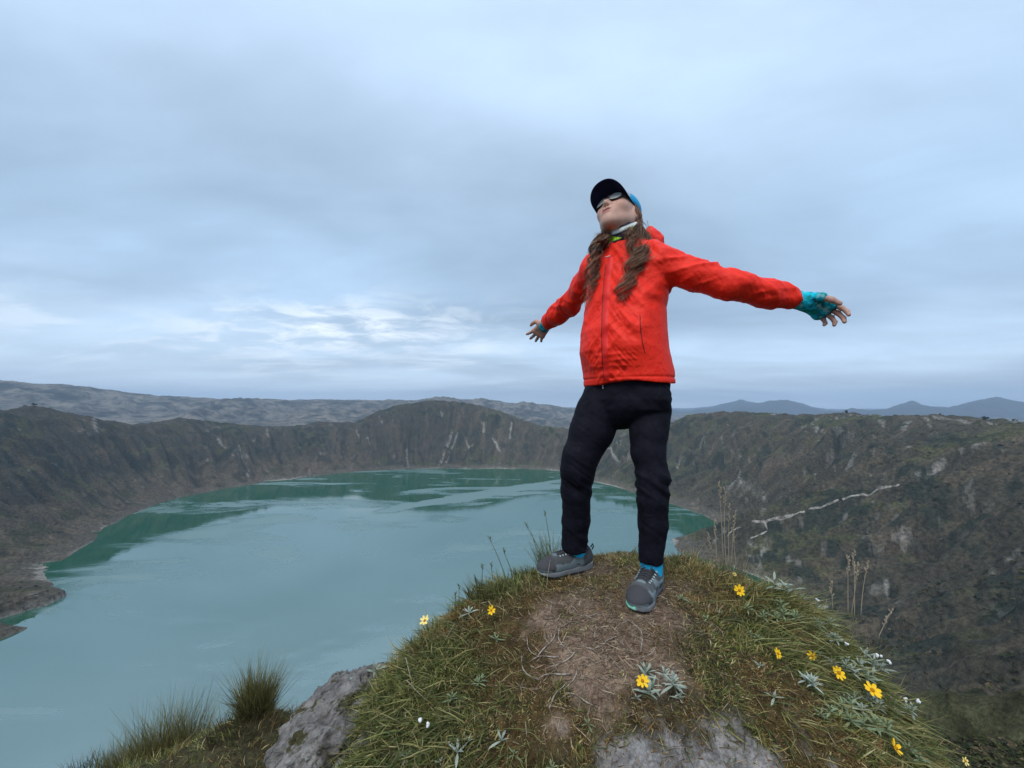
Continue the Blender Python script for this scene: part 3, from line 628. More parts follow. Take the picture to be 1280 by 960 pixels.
V, Q, Tr = lumpy((0, 0, 0), (.172, .22, .31), 2.3, .24, 150)
Vt = V.copy(); Vt[:, 0] += .42*V[:, 2]; Vt[:, 0] = np.where(Vt[:, 2] > .17, Vt[:, 0], Vt[:, 0]); Vt[:, 2] = np.where(Vt[:, 2] > .17, .17+(Vt[:, 2]-.17)*.45, Vt[:, 2])
tag(link('boulder', mesh_np('boulder', Vt, Q, Tr), M_rock, None, (-.612, 1.27, -1.180)), 'grey lichen spotted rock jutting out at the left foot of the grassy knoll', 'rock')

# ------------------------------------------------------------------ grass tufts
def tuft(name, u, v, Y, n, L, spread, cols, label, lean=(0, 0, 0), seed=1, w=.0018, sink=.05, bendv=.16, jit=.15):
    base = place(u, v, Y-.3, Y+.4) if v < 955 else P(u, v, Y); r2 = np.random.default_rng(seed)
    a = r2.uniform(0, 6.283, n); q = np.sqrt(r2.random(n))*spread; root = np.stack([q*np.cos(a), q*np.sin(a)*.7, np.full(n, -sink)], -1)
    d = np.stack([.5*np.cos(a)*q/spread, .4*np.sin(a)*q/spread, np.full(n, 2.8)], -1) + r2.normal(0, 1, (n, 3))*jit*2.8 + np.array(lean); d /= np.linalg.norm(d, axis=1, keepdims=True)
    c = np.array(cols)[r2.integers(0, len(cols), n)]*(.55+.8*r2.random((n, 1))); b = r2.normal(0, bendv, (n, 3)); b[:, 2] -= .12
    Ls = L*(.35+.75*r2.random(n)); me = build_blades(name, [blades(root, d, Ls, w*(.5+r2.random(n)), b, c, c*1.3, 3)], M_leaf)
    return tag(link(name, me, None, None, tuple(base)), label, 'grass tuft')
OL = [(.16, .145, .045), (.21, .18, .06), (.10, .10, .035), (.28, .23, .10), (.07, .065, .03)]
tuft('grass_tuft', 212, 972, 2.0, 3600, .42, .14, OL, 'broad olive tuft of long grass at the bottom left corner above the lake', (.15, 0, 0), 11)
tuft('grass_tuft', 158, 968, 2.1, 1800, .22, .14, OL, 'low wide clump of olive grass left of the broad corner tuft', (-.3, 0, 0), 12)
tuft('grass_tuft', 320, 926, 2.0, 2200, .27, .045, OL, 'tall narrow brown green tuft standing left of the grey rock', (.1, 0, 0), 13)
tuft('grass_tuft', 300, 950, 1.9, 900, .11, .12, [(.09, .06, .04), (.12, .09, .05), (.07, .07, .03)], 'dark brown heathy clump at the base of the tall narrow tuft', (0, 0, 0), 14)
tuft('grass_tuft', 378, 866, 1.8, 260, .12, .05, OL, 'small wispy tuft just behind the upper left edge of the grey rock', (-.2, 0, 0), 15)
tuft('grass_tuft', 356, 905, 1.7, 600, .10, .06, [(.10, .08, .04), (.12, .10, .05), (.07, .06, .03)], 'brown tuft pressed against the left side of the grey rock', (-.2, 0, 0), 16)
tuft('grass_tuft', 688, 702, 1.72, 210, .19, .05, [(.17, .17, .06), (.24, .22, .10), (.10, .12, .04)], 'upright pale green tuft just behind the toe of the left shoe in the picture', (-.25, 0, 0), 17, .0022, .01)
tuft('grass_tuft', 612, 742, 1.62, 420, .075, .09, GC, 'low fresh green tuft on the left rim of the knoll below the thin stalks', (-.3, 0, 0), 18, .0022, .01)
tuft('grass_tuft', 660, 712, 1.62, 300, .06, .06, GC, 'short green tuft touching the toe of the shoe on the left', (-.2, 0, 0), 19, .0022, .01)
tuft('grass_tuft', 1060, 762, 1.75, 240, .17, .09, [(.12, .10, .06), (.16, .13, .08), (.07, .07, .04)], 'thin brownish tuft around the foot of the dry stalks at the right edge', (0, 0, 0), 21, .002, .04)
tuft('grass_tuft', 905, 716, 1.85, 260, .17, .09, [(.16, .13, .08), (.22, .18, .11), (.08, .08, .04)], 'thin straw coloured tuft at the base of the tallest dry stalks', (0, 0, 0), 22, .002, .04)
tuft('grass_tuft', 112, 962, 2.1, 420, .12, .14, [(.05, .06, .03), (.09, .07, .05)], 'dark scrubby clump in the very bottom left', (0, 0, 0), 23)

# ------------------------------------------------------------------ tall seed stalks
M_stalk = principled('dry_stalk', (.33, .27, .19), .8, .2)
M_stalkg = principled('green_stalk', (.10, .12, .05), .7, .2)
def stalk(u, v, utop, vtop, Y, label, mat=None, head=.085, hr=.006, grp=None):
    mat = mat or M_stalk; a = P(u, v, Y); b = P(utop, vtop, Y); root = empty('grass_stalk', tuple(a)); d = b-a; L = np.linalg.norm(d)
    s = np.linspace(0, 1, 12); sag = rng.normal(0, .02, 3)*L; pts = d*s[:, None] + sag*(s*(1-s))[:, None]*2; pts[0, 2] -= .02
    link('stem', mesh_np('stem', *tube(pts, .0016*(1.15-.6*s), 5)), mat, root)
    hp = []; m = max(6, int(head/.006))
    for k in range(m):
        t = 1 - head/L*(k/m); q = d*t + sag*(t*(1-t))*2; a_ = rng.uniform(0, 6.28); o = np.array([math.cos(a_), math.sin(a_), 1.6]); o /= np.linalg.norm(o); l = .010+.008*rng.random()
        hp.append(tube([q, q+o*l*.5, q+o*l], [hr*.35, hr*.55, .0003], 4))
    link('seed_head', mesh_np('seed_head', *join(hp)), mat, root)
    tag(root, label, 'grass stalk', grp); return root
for a in [(897, 712, 893, 652, 1.85, 'short dry stalk, leftmost of the tall pale stalks right of the trousers'), (905, 715, 899, 604, 1.85, 'tallest pale dry stalk rising right of the trousers over the lake corner'),
          (908, 716, 906, 612, 1.86, 'pale dry stalk leaning close to the tallest one'), (914, 720, 919, 640, 1.85, 'pale dry stalk, right one of the tall group over the green lake corner'),
          (921, 722, 916, 660, 1.9, 'thin dry stalk low on the right of the tall pale group'),
          (1060, 765, 1060, 696, 1.7, 'dry brown stalk, left upright of the group on the far right edge'), (1068, 770, 1067, 690, 1.7, 'tallest dry stalk of the group on the far right edge'),
          (1076, 768, 1085, 702, 1.72, 'dry stalk leaning right in the group on the far right edge'), (1041, 760, 1038, 727, 1.72, 'short dry stalk standing left of the far right group'), (890, 708, 886, 668, 1.9, 'faint dry stalk farthest left of the tall pale group'), (911, 718, 912, 632, 1.88, 'dry stalk in the middle of the tall pale group'), (1064, 768, 1072, 706, 1.74, 'thin dry stalk between the tallest ones of the far right group'), (1098, 796, 1115, 762, 1.7, 'thin dry stalk slanting to the right beyond the silver foliage')]:
    stalk(*a, grp='tall dry grass stalks on the knoll')
for a in [(632, 722, 611, 672, 1.66, 'thin green stalk leaning left, tallest on the left rim'), (640, 716, 629, 688, 1.66, 'thin green stalk just left of the upright tuft'), (604, 742, 603, 707, 1.62, 'short thin stalk rising over the lake on the left rim'),
          (617, 730, 614, 705, 1.64, 'thin stalk between the leaning stalk and the short one'), (575, 772, 574, 732, 1.55, 'single thin dark stalk upright above the pale flower side of the rim'), (570, 776, 569, 742, 1.54, 'thin dark stalk beside the single upright one'),
          (541, 806, 541, 775, 1.46, 'thin dark stalk standing right of the pale yellow flower'), (676, 690, 657, 655, 1.72, 'long thin blade leaning left out of the upright tuft'), (688, 682, 681, 640, 1.74, 'long thin blade straight up out of the upright tuft'),
          (598, 748, 594, 722, 1.6, 'small thin stalk on the rim left of the low fresh tuft')]:
    stalk(*a, mat=M_stalkg, head=.025, hr=.003, grp='thin green stalks on the left rim')
def bent(name, uv, Y, label, rad=.0014, mat=None):
    pts = np.array([P(u, v, y) for (u, v), y in zip(uv, Y)]); c = pts[0].copy(); t = np.linspace(0, len(pts)-1, 16); q = np.stack([np.interp(t, range(len(pts)), pts[:, k]) for k in range(3)], -1)
    q[2:-2] = (q[:-4]+q[1:-3]+q[2:-2]+q[3:-1]+q[4:])/5
    tag(link(name, mesh_np(name, *tube(q-c, rad*np.linspace(1, .5, 16), 5)), mat or M_stalk, None, tuple(c)), label, 'grass stem')
bent('straw_stem', [(682, 757), (684, 722), (688, 700)], (1.555, 1.555, 1.60), 'single pale straw stem rising in front of the toe of the left shoe')
bent('straw_stem', [(536, 838), (552, 808), (568, 780)], (1.30, 1.29, 1.31), 'long pale straw leaning to the right on the left slope of the knoll')
bent('straw_stem', [(508, 850), (525, 868), (545, 885)], (1.14, 1.12, 1.10), 'bent yellowish straw lying down the left slope')
bent('straw_stem', [(507, 822), (512, 842), (516, 858)], (1.2, 1.17, 1.16), 'short curved straw at the left edge over the rock')

# ------------------------------------------------------------------ silver leaved plants
def silver_plant(p, n, size, label, tall=0, seed=0, grp='small silver leaved plants on the knoll', green=0.0, cat='plant'):
    r2 = np.random.default_rng(seed+500); root = empty('silver_plant', tuple(p)); stems = max(1, tall); lv = []; sp = []; cs = np.array([.42, .46, .38])*(1-green) + np.array([.20, .26, .10])*green
    for s_ in range(stems):
        a = r2.uniform(0, 6.28); off = np.array([math.cos(a), math.sin(a), 0])*size*(.0 if stems == 1 else r2.uniform(.2, 1.3)); h = size*(.35 if stems == 1 else r2.uniform(.5, 1.7)); top = off*1.0 + np.array([0, 0, h])
        sp.append(tube([off*.3 + [0, 0, -.01], off*.7 + [0, 0, h*.5], top], [.0016, .0014, .001], 5))
        k = n; a = np.arange(k)*2.4 + r2.uniform(0, 6); el = np.linspace(.1, 1.25, k); d = np.stack([np.cos(a)*np.cos(el), np.sin(a)*np.cos(el), np.sin(el)], -1) + r2.normal(0, .12, (k, 3)); d /= np.linalg.norm(d, axis=1, keepdims=True)
        L = size*np.linspace(1.0, .55, k)*r2.uniform(.75, 1.2, k); wd = L*.19
        for i in range(k):       # lanceolate leaf, folded along its midrib
            sd_ = np.cross(d[i], [0, 0, 1]); sd_ /= np.linalg.norm(sd_)+1e-9; up = np.cross(sd_, d[i]); bs = top - np.array([0, 0, h*.35*(1-i/k)]); pts = []
            for t, q in ((0, .25), (.3, .9), (.62, 1.0), (.86, .5)):
                c_ = bs + d[i]*L[i]*t - np.array([0, 0, 1])*L[i]*.18*t*t; pts += [c_ - sd_*wd[i]*q*.5 + up*wd[i]*.16, c_, c_ + sd_*wd[i]*q*.5 + up*wd[i]*.16]
            pts.append(bs + d[i]*L[i] - np.array([0, 0, 1])*L[i]*.2); lv.append((np.array(pts), cs*r2.uniform(.7, 1.2)*np.ones((13, 1))))
    V = np.vstack([a[0] for a in lv]); C = np.vstack([a[1] for a in lv]); Q = []; Tr = []
    for i in range(len(lv)):
        o = i*13
        for k in range(3): Q += [[o+3*k, o+3*k+1, o+3*k+4, o+3*k+3], [o+3*k+1, o+3*k+2, o+3*k+5, o+3*k+4]]
        Tr += [[o+9, o+10, o+12], [o+10, o+11, o+12]]
    me = mesh_np('leaves', V, Q, Tr); set_col(me, C); link('leaves', me, M_leaf, root); link('stem', mesh_np('stem', *join(sp)), M_stalkg, root)
    tag(root, label, cat, grp); return root
SP = [(852, 748, 11, .030, 0, 'pale green star shaped rosette just right of the front shoe'), (884, 772, 8, .014, 0, 'tiny grey green rosette right of the front shoe, lower of the pair'), (898, 765, 8, .013, 0, 'tiny silver sprig below the orange yellow flower on the right'),
      (586, 767, 10, .022, 0, 'silver rosette left of the small orange flower on the left slope'), (620, 800, 9, .026, 0, 'soft green rosette halfway down the left slope'), (508, 948, 9, .022, 0, 'silver star plant nearest the rock at the bottom edge'),
      (572, 944, 8, .024, 0, 'white star rosette standing up on a thick bud at the bottom edge'), (586, 925, 7, .013, 0, 'small silver sprig above the bottom star rosettes'), (626, 928, 8, .018, 0, 'silver sprig in the middle of the bottom turf'),
      (642, 945, 8, .019, 0, 'grey green star rosette, right one along the bottom edge'), (550, 952, 7, .014, 0, 'small silver sprig between two stars at the bottom edge'), (810, 842, 10, .024, 1, 'silver leaves just behind the yellow flower over the hollow'),
      (838, 852, 11, .026, 4, 'largest bushy silver plant over the hollow, right of the yellow flower'), (825, 868, 10, .020, 3, 'trailing silver leaves hanging at the lip of the hollow'), (850, 868, 9, .018, 2, 'silver sprigs on the right of the bushy plant over the hollow'),
      (796, 872, 8, .018, 1, 'silver sprig below the yellow flower over the hollow'), (968, 872, 9, .018, 0, 'pale rosette on the mossy slope below the right flowers'), (972, 742, 5, .050, 2, 'tall upright silver plant on the crest of the right shoulder'),
      (1012, 752, 9, .020, 2, 'silver sprig with white tips at the right end of the crest'), (1022, 778, 12, .024, 6, 'bluish silver foliage spilling over the right edge'), (1038, 798, 12, .026, 7, 'pale bluish foliage in the middle of the right edge'),
      (1050, 830, 10, .022, 4, 'silver foliage beside the yellow flower on the right edge'), (1026, 822, 8, .024, 1, 'long leaved silver sprig right of the half closed flower'), (1078, 838, 11, .024, 6, 'bushy silver plant with white buds above the rightmost large flower'),
      (1092, 880, 12, .026, 7, 'spreading silver plant directly below the rightmost large flower'), (1120, 880, 9, .022, 3, 'silver sprigs with white buds farthest right on the knoll'), (1060, 872, 10, .020, 3, 'grey foliage left of the spreading silver plant'),
      (1046, 870, 8, .015, 0, 'tiny grey rosette low on the right slope'), (950, 832, 7, .014, 0, 'tiny silver sprig on the dark grass left of the right flowers'), (1140, 910, 8, .028, 2, 'thin grey sprig slanting out at the lower right'), (1196, 968, 10, .024, 3, 'grey green plant under the last flower at the lower right corner'),
      (938, 770, 12, .020, 2, 'leafy green clump in the dark grass below the highest flower'), (960, 762, 12, .022, 3, 'bushy green herb on the right shoulder between the flowers'), (988, 772, 13, .022, 4, 'dense green leafy bush near the crest of the right shoulder'), (1002, 800, 12, .022, 3, 'green leafy herb above the half closed flower'), (944, 800, 11, .018, 2, 'small green herb in the hollow of the right slope'), (1010, 850, 12, .020, 3, 'grey leafy plant low on the slope left of the open flower'), (1070, 905, 13, .024, 4, 'green leafy clump under the spreading silver plant'), (1100, 915, 12, .022, 3, 'green herb beside the drooping flower near the bottom right'), (1030, 900, 12, .020, 2, 'small green herb on the mossy slope at the lower right'), (1150, 945, 12, .024, 4, 'grey green bush at the lower right end of the knoll'), (600, 852, 10, .016, 2, 'small green herb in the brown moss left of the bare soil'), (560, 880, 11, .018, 2, 'green herb on the lower left slope of the knoll'), (480, 832, 9, .020, 2, 'small dry pale plant on top of the grey rock'), (690, 960, 8, .018, 0, 'dark green sprig at the bottom left of the hollow'), (735, 905, 9, .022, 0, 'feathery green plant on the left lip of the hollow')]
for k, (u, v, n, s, tall, lab) in enumerate(SP):
    p = place(u, v + (12 if tall > 2 else 4)); silver_plant(p, n, s*[1.2, 1.75, 1.5, 2.0, 1.35][k % 5], lab, tall, k, green=.75 if 'green' in lab else (.15 if k % 3 else 0))

# ------------------------------------------------------------------ yellow flowers
M_petal = principled('yellow_petal', (.85, .50, .012), .55, .2); M_petal2 = principled('pale_petal', (.85, .68, .22), .55, .2)
M_disc = principled('flower_disc', (.42, .17, .01), .8, .1); M_fstem = principled('flower_stem', (.12, .14, .06), .7, .2)
def flower(u, v, Y, rad, face, label, base=None, mat=None, npet=8, cup=.25):
    b = place(*base) if base else P(u, v, Y) + [rng.uniform(-.02, .02), .01, -.06]; c = P(u, v, min(Y, b[1]-.035)) if base else P(u, v, Y); root = empty('yellow_flower', tuple(b)); root.name = 'yellow_flower'; rel = c - b
    f = np.array(face, float); f /= np.linalg.norm(f); a1 = np.cross(f, [0.1, .2, 1]); a1 /= np.linalg.norm(a1); a2 = np.cross(f, a1)
    s = np.linspace(0, 1, 8); pts = rel*s[:, None] - f*.012*(s*(1-s)*2)[:, None]; link('stem', mesh_np('stem', *tube(pts, .0013, 5)), mat_stem, root)
    for k in range(npet):
        t = 2*math.pi*k/npet + rng.normal(0, .08); o = a1*math.cos(t) + a2*math.sin(t); q = -a1*math.sin(t) + a2*math.cos(t); L = rad*rng.uniform(.85, 1.1); V = []
        cu = cup + rng.normal(0, .08)
        for x_, w_ in ((.18, .12), (.5, .34), (.8, .36), (1.0, .16)):
            for y_ in (-1, 0, 1): V.append(rel + (o*x_ + q*w_*y_*.62 + f*(cu*x_*x_*.6 + .05*abs(y_)))*L)
        Q = [[3*i+j, 3*i+j+1, 3*i+j+4, 3*i+j+3] for i in range(3) for j in range(2)]
        link('petal', mesh_np('petal', V, Q), mat or M_petal, root)
    Vd, Qd, Td = lumpy(rel + f*.0012, (rad*.24,)*3, 4.0, .12, 12); link('disc', mesh_np('disc', Vd, Qd, Td), M_disc, root)
    return tag(root, label, 'flower', 'small yellow wildflowers on the knoll')
mat_stem = M_fstem
flower(803, 851, 1.02, .0165, (-.15, -1, .75), 'largest yellow flower, in the silver leaves right above the grey hollow', (812, 872))
flower(924, 738, 1.52, .020, (.1, -1, .45), 'yellow flower highest on the right shoulder beside the tall stalks', (912, 752))
flower(918, 718, 1.70, .009, (0, -.8, .7), 'tiny pale yellow flower at the foot of the tall dry stalks', (918, 726), M_petal2)
flower(972, 817, 1.29, .015, (.5, -.8, .5), 'half turned yellow flower in the dark grass of the right slope', (968, 828))
flower(1016, 820, 1.29, .015, (-.9, -.4, .4), 'narrow side on yellow flower left of the open one on the right slope', (1020, 832), None, 6, .8)
flower(1048, 841, 1.27, .021, (.25, -1, .8), 'open yellow flower in the middle of the right edge', (1046, 858))
flower(1090, 863, 1.22, .024, (.1, -.55, 1), 'wide open yellow flower, farthest right of the large ones', (1094, 888))
flower(1119, 935, 1.12, .019, (.6, -.7, .7), 'yellow flower near the bottom right with drooping petals', (1124, 950), M_petal2 if False else None, 6, .5)
flower(1206, 951, 1.15, .012, (.3, -.9, .5), 'last small yellow flower in the bottom right corner', (1200, 968), M_petal2, 6)
flower(531, 776, 1.50, .017, (-.25, -.7, .9), 'pale yellow flower standing out against the lake on the left edge', (541, 812), M_petal2, 7, .5)
flower(614, 763, 1.475, .015, (.1, -.9, .6), 'small orange yellow flower on the upper left slope', (618, 774), None, 7, .7)
M_bud = principled('white_bud', (.75, .75, .72), .7, .2)
for k, (u, v, Y, bs, lab) in enumerate([(1098, 820, 1.28, (1088, 846), 'white bud, left of the pair above the rightmost large flower'), (1110, 826, 1.28, (1096, 850), 'white bud, right of the pair above the rightmost large flower'), (1147, 876, 1.24, (1130, 888), 'white bud alone at the far right of the silver plants'),
                               (1133, 874, 1.24, (1122, 888), 'white bud between the spreading silver plant and the lone bud'), (1058, 805, 1.4, (1046, 812), 'white bud by the bluish foliage on the right edge'), (1022, 750, 1.55, (1012, 760), 'small white cluster at the right end of the crest'),
                               (525, 900, 1.05, (525, 906), 'tiny white bud in the dark turf near the rock'), (535, 907, 1.02, (534, 912), 'round cream bud lowest in the dark turf near the rock')]):
    b = place(*bs); c = P(u, v, min(Y, b[1]-.03)); root = empty('white_bud', tuple(b)); rel = c-b; s = np.linspace(0, 1, 6)
    link('stem', mesh_np('stem', *tube(rel*s[:, None] + np.array([0, 0, .01])*(s*(1-s))[:, None], .001, 5)), M_fstem, root); pr = []
    for q in range(4): pr.append(lumpy(rel + rng.normal(0, .0028, 3), (.0036, .0036, .0042), q, .2, 10))
    link('bud', mesh_np('bud', *join([(a, np.array(b_), np.array(c_)) for a, b_, c_ in pr])), M_bud, root); tag(root, lab, 'bud', 'white buds on the knoll')

# ------------------------------------------------------------------ bushes on the crater rim
M_bush = leafmat('rim_bush_leaf', .1, .8); M_bark = principled('bark', (.07, .05, .04), .9, .1)
def rim_tree(u, vtop, Y, hgt, wid, label, n=420):
    r2 = np.random.default_rng(int(u)); x = (u-640)/F*Y; z = float(height(x, Y)); root = empty('tree', (x, Y, z-.5)); th_ = np.linspace(0, 1, 5)
    link('trunk', mesh_np('trunk', *tube(np.stack([.1*hgt*np.sin(th_*2), 0*th_, th_*hgt*.75], -1), hgt*.04*(1.3-th_), 6)), M_bark, root)
    cl = r2.normal(0, 1, (9, 3)); cl /= np.linalg.norm(cl, axis=1, keepdims=True); ctr = cl*[wid*.28, wid*.28, hgt*.2] + [0, 0, hgt*.6]; k = r2.integers(0, 9, n); d = r2.normal(0, 1, (n, 3)); d /= np.linalg.norm(d, axis=1, keepdims=True)
    p = ctr[k] + d*np.array([wid*.24, wid*.24, hgt*.22])*(r2.random((n, 1))**.4); s = hgt*.05; a = r2.normal(0, 1, (n, 3)); b = r2.normal(0, 1, (n, 3)); V = np.stack([p + a*s, p + b*s, p - a*s, p - b*s], 1).reshape(-1, 3)
    me = mesh_np('crown', V, np.arange(4*n).reshape(n, 4)); c = np.repeat(np.array([.022, .032, .014])*(.6+.9*r2.random((n, 1))), 4, 0); set_col(me, c); link('crown', me, M_bush, root)
    tag(root, label, 'tree', 'dark trees on the crater rim')
rim_tree(1232, 518, 1035, 13, 20, 'dark tree at the left end of the row on the far right crater rim')
rim_tree(1243, 518, 1015, 14, 22, 'middle dark tree of the row on the far right crater rim')
rim_tree(1253, 518, 995, 12, 20, 'dark tree at the right end of the row on the far right crater rim')
rim_tree(1058, 514, 1510, 16, 9, 'lone slim dark tree on the right crater rim skyline')
rim_tree(43, 508, 1500, 13, 16, 'dark tree on the left crater rim skyline, right of two'); rim_tree(31, 509, 1480, 9, 18, 'low dark tree on the left crater rim skyline, left of two')

# ================================================================== THE PERSON (signed distance shapes meshed with surface nets)
class SDF:
    def __init__(s): s.p = []
    def cone(s, a, b, ra, rb, k=.012, sq=None, sub=False):
        a = np.array(a, float); b = np.array(b, float); ab = b-a; L2 = ab @ ab + 1e-12
        def f(p):
            d = p-a; t = np.clip(d @ ab/L2, 0, 1); q = d - t[:, None]*ab
            if sq is not None:
                ax, m = sq; c = q @ ax; q = q - np.outer(c*(1-1/m), ax)
            return np.sqrt(np.einsum('ij,ij->i', q, q)) - (ra + (rb-ra)*t)
        s.p.append((f, k, sub, True)); return s
    def ell(s, c, R, rad, k=.012, sub=False):
        c = np.array(c, float); R = np.array(R, float); rad = np.array(rad, float); mr = rad.min()
        def f(p):
            q = (p-c) @ R.T; k0 = np.linalg.norm(q/rad, axis=1); k1 = np.linalg.norm(q/rad**2, axis=1) + 1e-9
            return np.where(k0 > .3, k0*(k0-1)/k1, (k0-1)*mr)
        s.p.append((f, k, sub, True)); return s
    def fn(s, f, k=.012, sub=False, cull=True): s.p.append((f, k, sub, cull)); return s
    def poly(s, pts, rads, k=.012, sq=None):
        for i in range(len(pts)-1): s.cone(pts[i], pts[i+1], rads[i], rads[i+1], k, sq)
        return s
    def ev(s, p, prims=None):
        d = np.full(len(p), 1e3)
        for f, k, sub, c in (s.p if prims is None else prims):
            e = f(p)
            if sub: e = -e; h = np.clip(.5 - .5*(e*-1 + d)/k*-1, 0, 1) if False else np.clip(.5 + .5*(e-d)/k, 0, 1); d = d*(1-h) + e*h + k*h*(1-h)
            else: h = np.clip(.5 + .5*(d-e)/k, 0, 1); d = d*(1-h) + e*h - k*h*(1-h)
        return d
    def mesh(s, lo, hi, h, B=12):
        lo = np.array(lo, float); hi = np.array(hi, float); nb = np.ceil((hi-lo)/(h*B)).astype(int); hd = h*B*.5*math.sqrt(3)
        g = np.stack(np.meshgrid(*[np.arange(n) for n in nb], indexing='ij'), -1).reshape(-1, 3); cen = lo + (g+.5)*h*B
        vals = [f(cen) for f, k, sub, c in s.p]; d = s.ev(cen); keep = np.nonzero(np.abs(d) < hd*1.35 + .012)[0]
        ii = np.stack(np.meshgrid(*[np.arange(B+1)]*3, indexing='ij'), -1).reshape(-1, 3); N = nb*B + 4; 
        key = lambda c: ((c[:, 0]+1)*N[1] + (c[:, 1]+1))*N[2] + (c[:, 2]+1)
        KC, VC, FQ = [], [], []
        for bi in keep:
            base = g[bi]*B; pr = [q for q, v in zip(s.p, vals) if (not q[3]) or abs(v[bi]) < 1e9 and v[bi] - hd*1.6 < q[1] + .015]
            if not pr: continue
            f = s.ev(lo + (ii + base)*h, pr).reshape((B+1,)*3); inside = f < 0
            if inside.all() or not inside.any(): continue
            cnt = np.zeros((B,)*3); acc = np.zeros((B, B, B, 3))
            for ax in range(3):
                for o1 in (0, 1):
                    for o2 in (0, 1):
                        sl = [slice(0, B)]*3; oth = [q for q in range(3) if q != ax]; sl[oth[0]] = slice(o1, B+o1); sl[oth[1]] = slice(o2, B+o2); s0 = list(sl); s1 = list(sl); s0[ax] = slice(0, B); s1[ax] = slice(1, B+1)
                        a, b = f[tuple(s0)], f[tuple(s1)]; cr_ = (a < 0) != (b < 0); t = np.where(cr_, a/np.where(cr_, a-b, 1), 0); cnt += cr_
                        acc[..., ax] += np.where(cr_, t, 0); acc[..., oth[0]] += cr_*o1; acc[..., oth[1]] += cr_*o2
            m = cnt > 0; c = np.argwhere(m); KC.append(key(c+base)); VC.append(lo + (c + base + acc[m]/cnt[m][:, None])*h)
            for ax in range(3):
                o = [(1, 2), (2, 0), (0, 1)][ax]; s0 = [slice(0, B)]*3; s1 = [slice(0, B)]*3; s1[ax] = slice(1, B+1)
                a, b = f[tuple(s0)] < 0, f[tuple(s1)] < 0; e = np.argwhere(a != b); 
                if len(e) == 0: continue
                fl = a[tuple(e.T)]; e = e+base; u = np.zeros(3, int); v = np.zeros(3, int); u[o[0]] = 1; v[o[1]] = 1
                q = np.stack([key(e-u-v), key(e-v), key(e), key(e-u)], 1); q[~fl] = q[~fl][:, ::-1]; FQ.append(q)
        K = np.concatenate(KC); V = np.concatenate(VC); Fq = np.concatenate(FQ); o = np.argsort(K); K = K[o]; V = V[o]; ix = np.searchsorted(K, Fq); ix[ix >= len(K)] = 0
        ok = (K[ix] == Fq).all(1); return V, ix[ok]
def vnormals(V, Q):
    fn_ = np.cross(V[Q[:, 2]]-V[Q[:, 0]], V[Q[:, 3]]-V[Q[:, 1]]); n = np.zeros_like(V)
    for k in range(4):
        for c in range(3): n[:, c] += np.bincount(Q[:, k], fn_[:, c], len(V))
    return n/(np.linalg.norm(n, axis=1, keepdims=True)+1e-12)
def relax(V, Q, it=2, lam=.5):
    a = np.concatenate([Q[:, 0], Q[:, 1], Q[:, 2], Q[:, 3]]); b = np.concatenate([Q[:, 1], Q[:, 2], Q[:, 3], Q[:, 0]]); dg = np.bincount(a, minlength=len(V)) + np.bincount(b, minlength=len(V))
    for _ in range(it):
        s = np.stack([np.bincount(a, V[b, c], len(V)) + np.bincount(b, V[a, c], len(V)) for c in range(3)], -1); V = V + lam*(s/np.maximum(dg, 1)[:, None]-V)
    return V
def nrm(v): v = np.array(v, float); return v/np.linalg.norm(v)
def n3(p, f, seed, oct=3, ridged=False):
    s = 0; a = 1; t = 0
    for o in range(oct):
        q = p*f*2**o + 13.7*o; v = vnoise(q[:, 0], q[:, 1], q[:, 2], seed+o)
        if ridged: v = 1-np.sqrt((2*v-1)**2+.005)
        s = s+a*v; t += a; a *= .5
    return s/t

# joints in metres
Hc = P(773, 271, 1.60); HS = .93
hf = nrm((-.64, -.64, .42)); hu = np.array([0, 0, 1.]) + np.array([-.16, 0, 0]); hu = nrm(hu - (hu @ hf)*hf); hs = np.cross(hu, hf)*1.0      # hs: her left
def Hd(s, f, h): return Hc + (hs*s + hf*f + hu*h)*HS
HR = np.array([hs, hf, hu])
NB = P(782, 312, 1.60)
SL = P(824, 329, 1.48); EL = P(915, 357, 1.39); WL = P(1000, 375, 1.40); TL = P(1064, 401, 1.36)
SR = P(744, 336, 1.71); ER = P(712, 380, 1.93); WR = P(683, 405, 2.13); TR_ = P(663, 429, 2.27)
HL = P(813, 462, 1.52); HRt = P(757, 464, 1.60); KL = P(817, 596, 1.44); AL = P(813, 700, 1.46); KR = P(728, 586, 1.59); AR = P(718, 690, 1.665)
CH = P(786, 372, 1.57); BE = P(785, 440, 1.56); PE = P(784, 478, 1.56)
tl = nrm(SL - SR); tl = nrm(np.array([tl[0], tl[1], 0])); tf = np.cross([0, 0, 1], tl)*1.0          # tl: her left; tf: front
if tf[1] > 0: tf = -tf

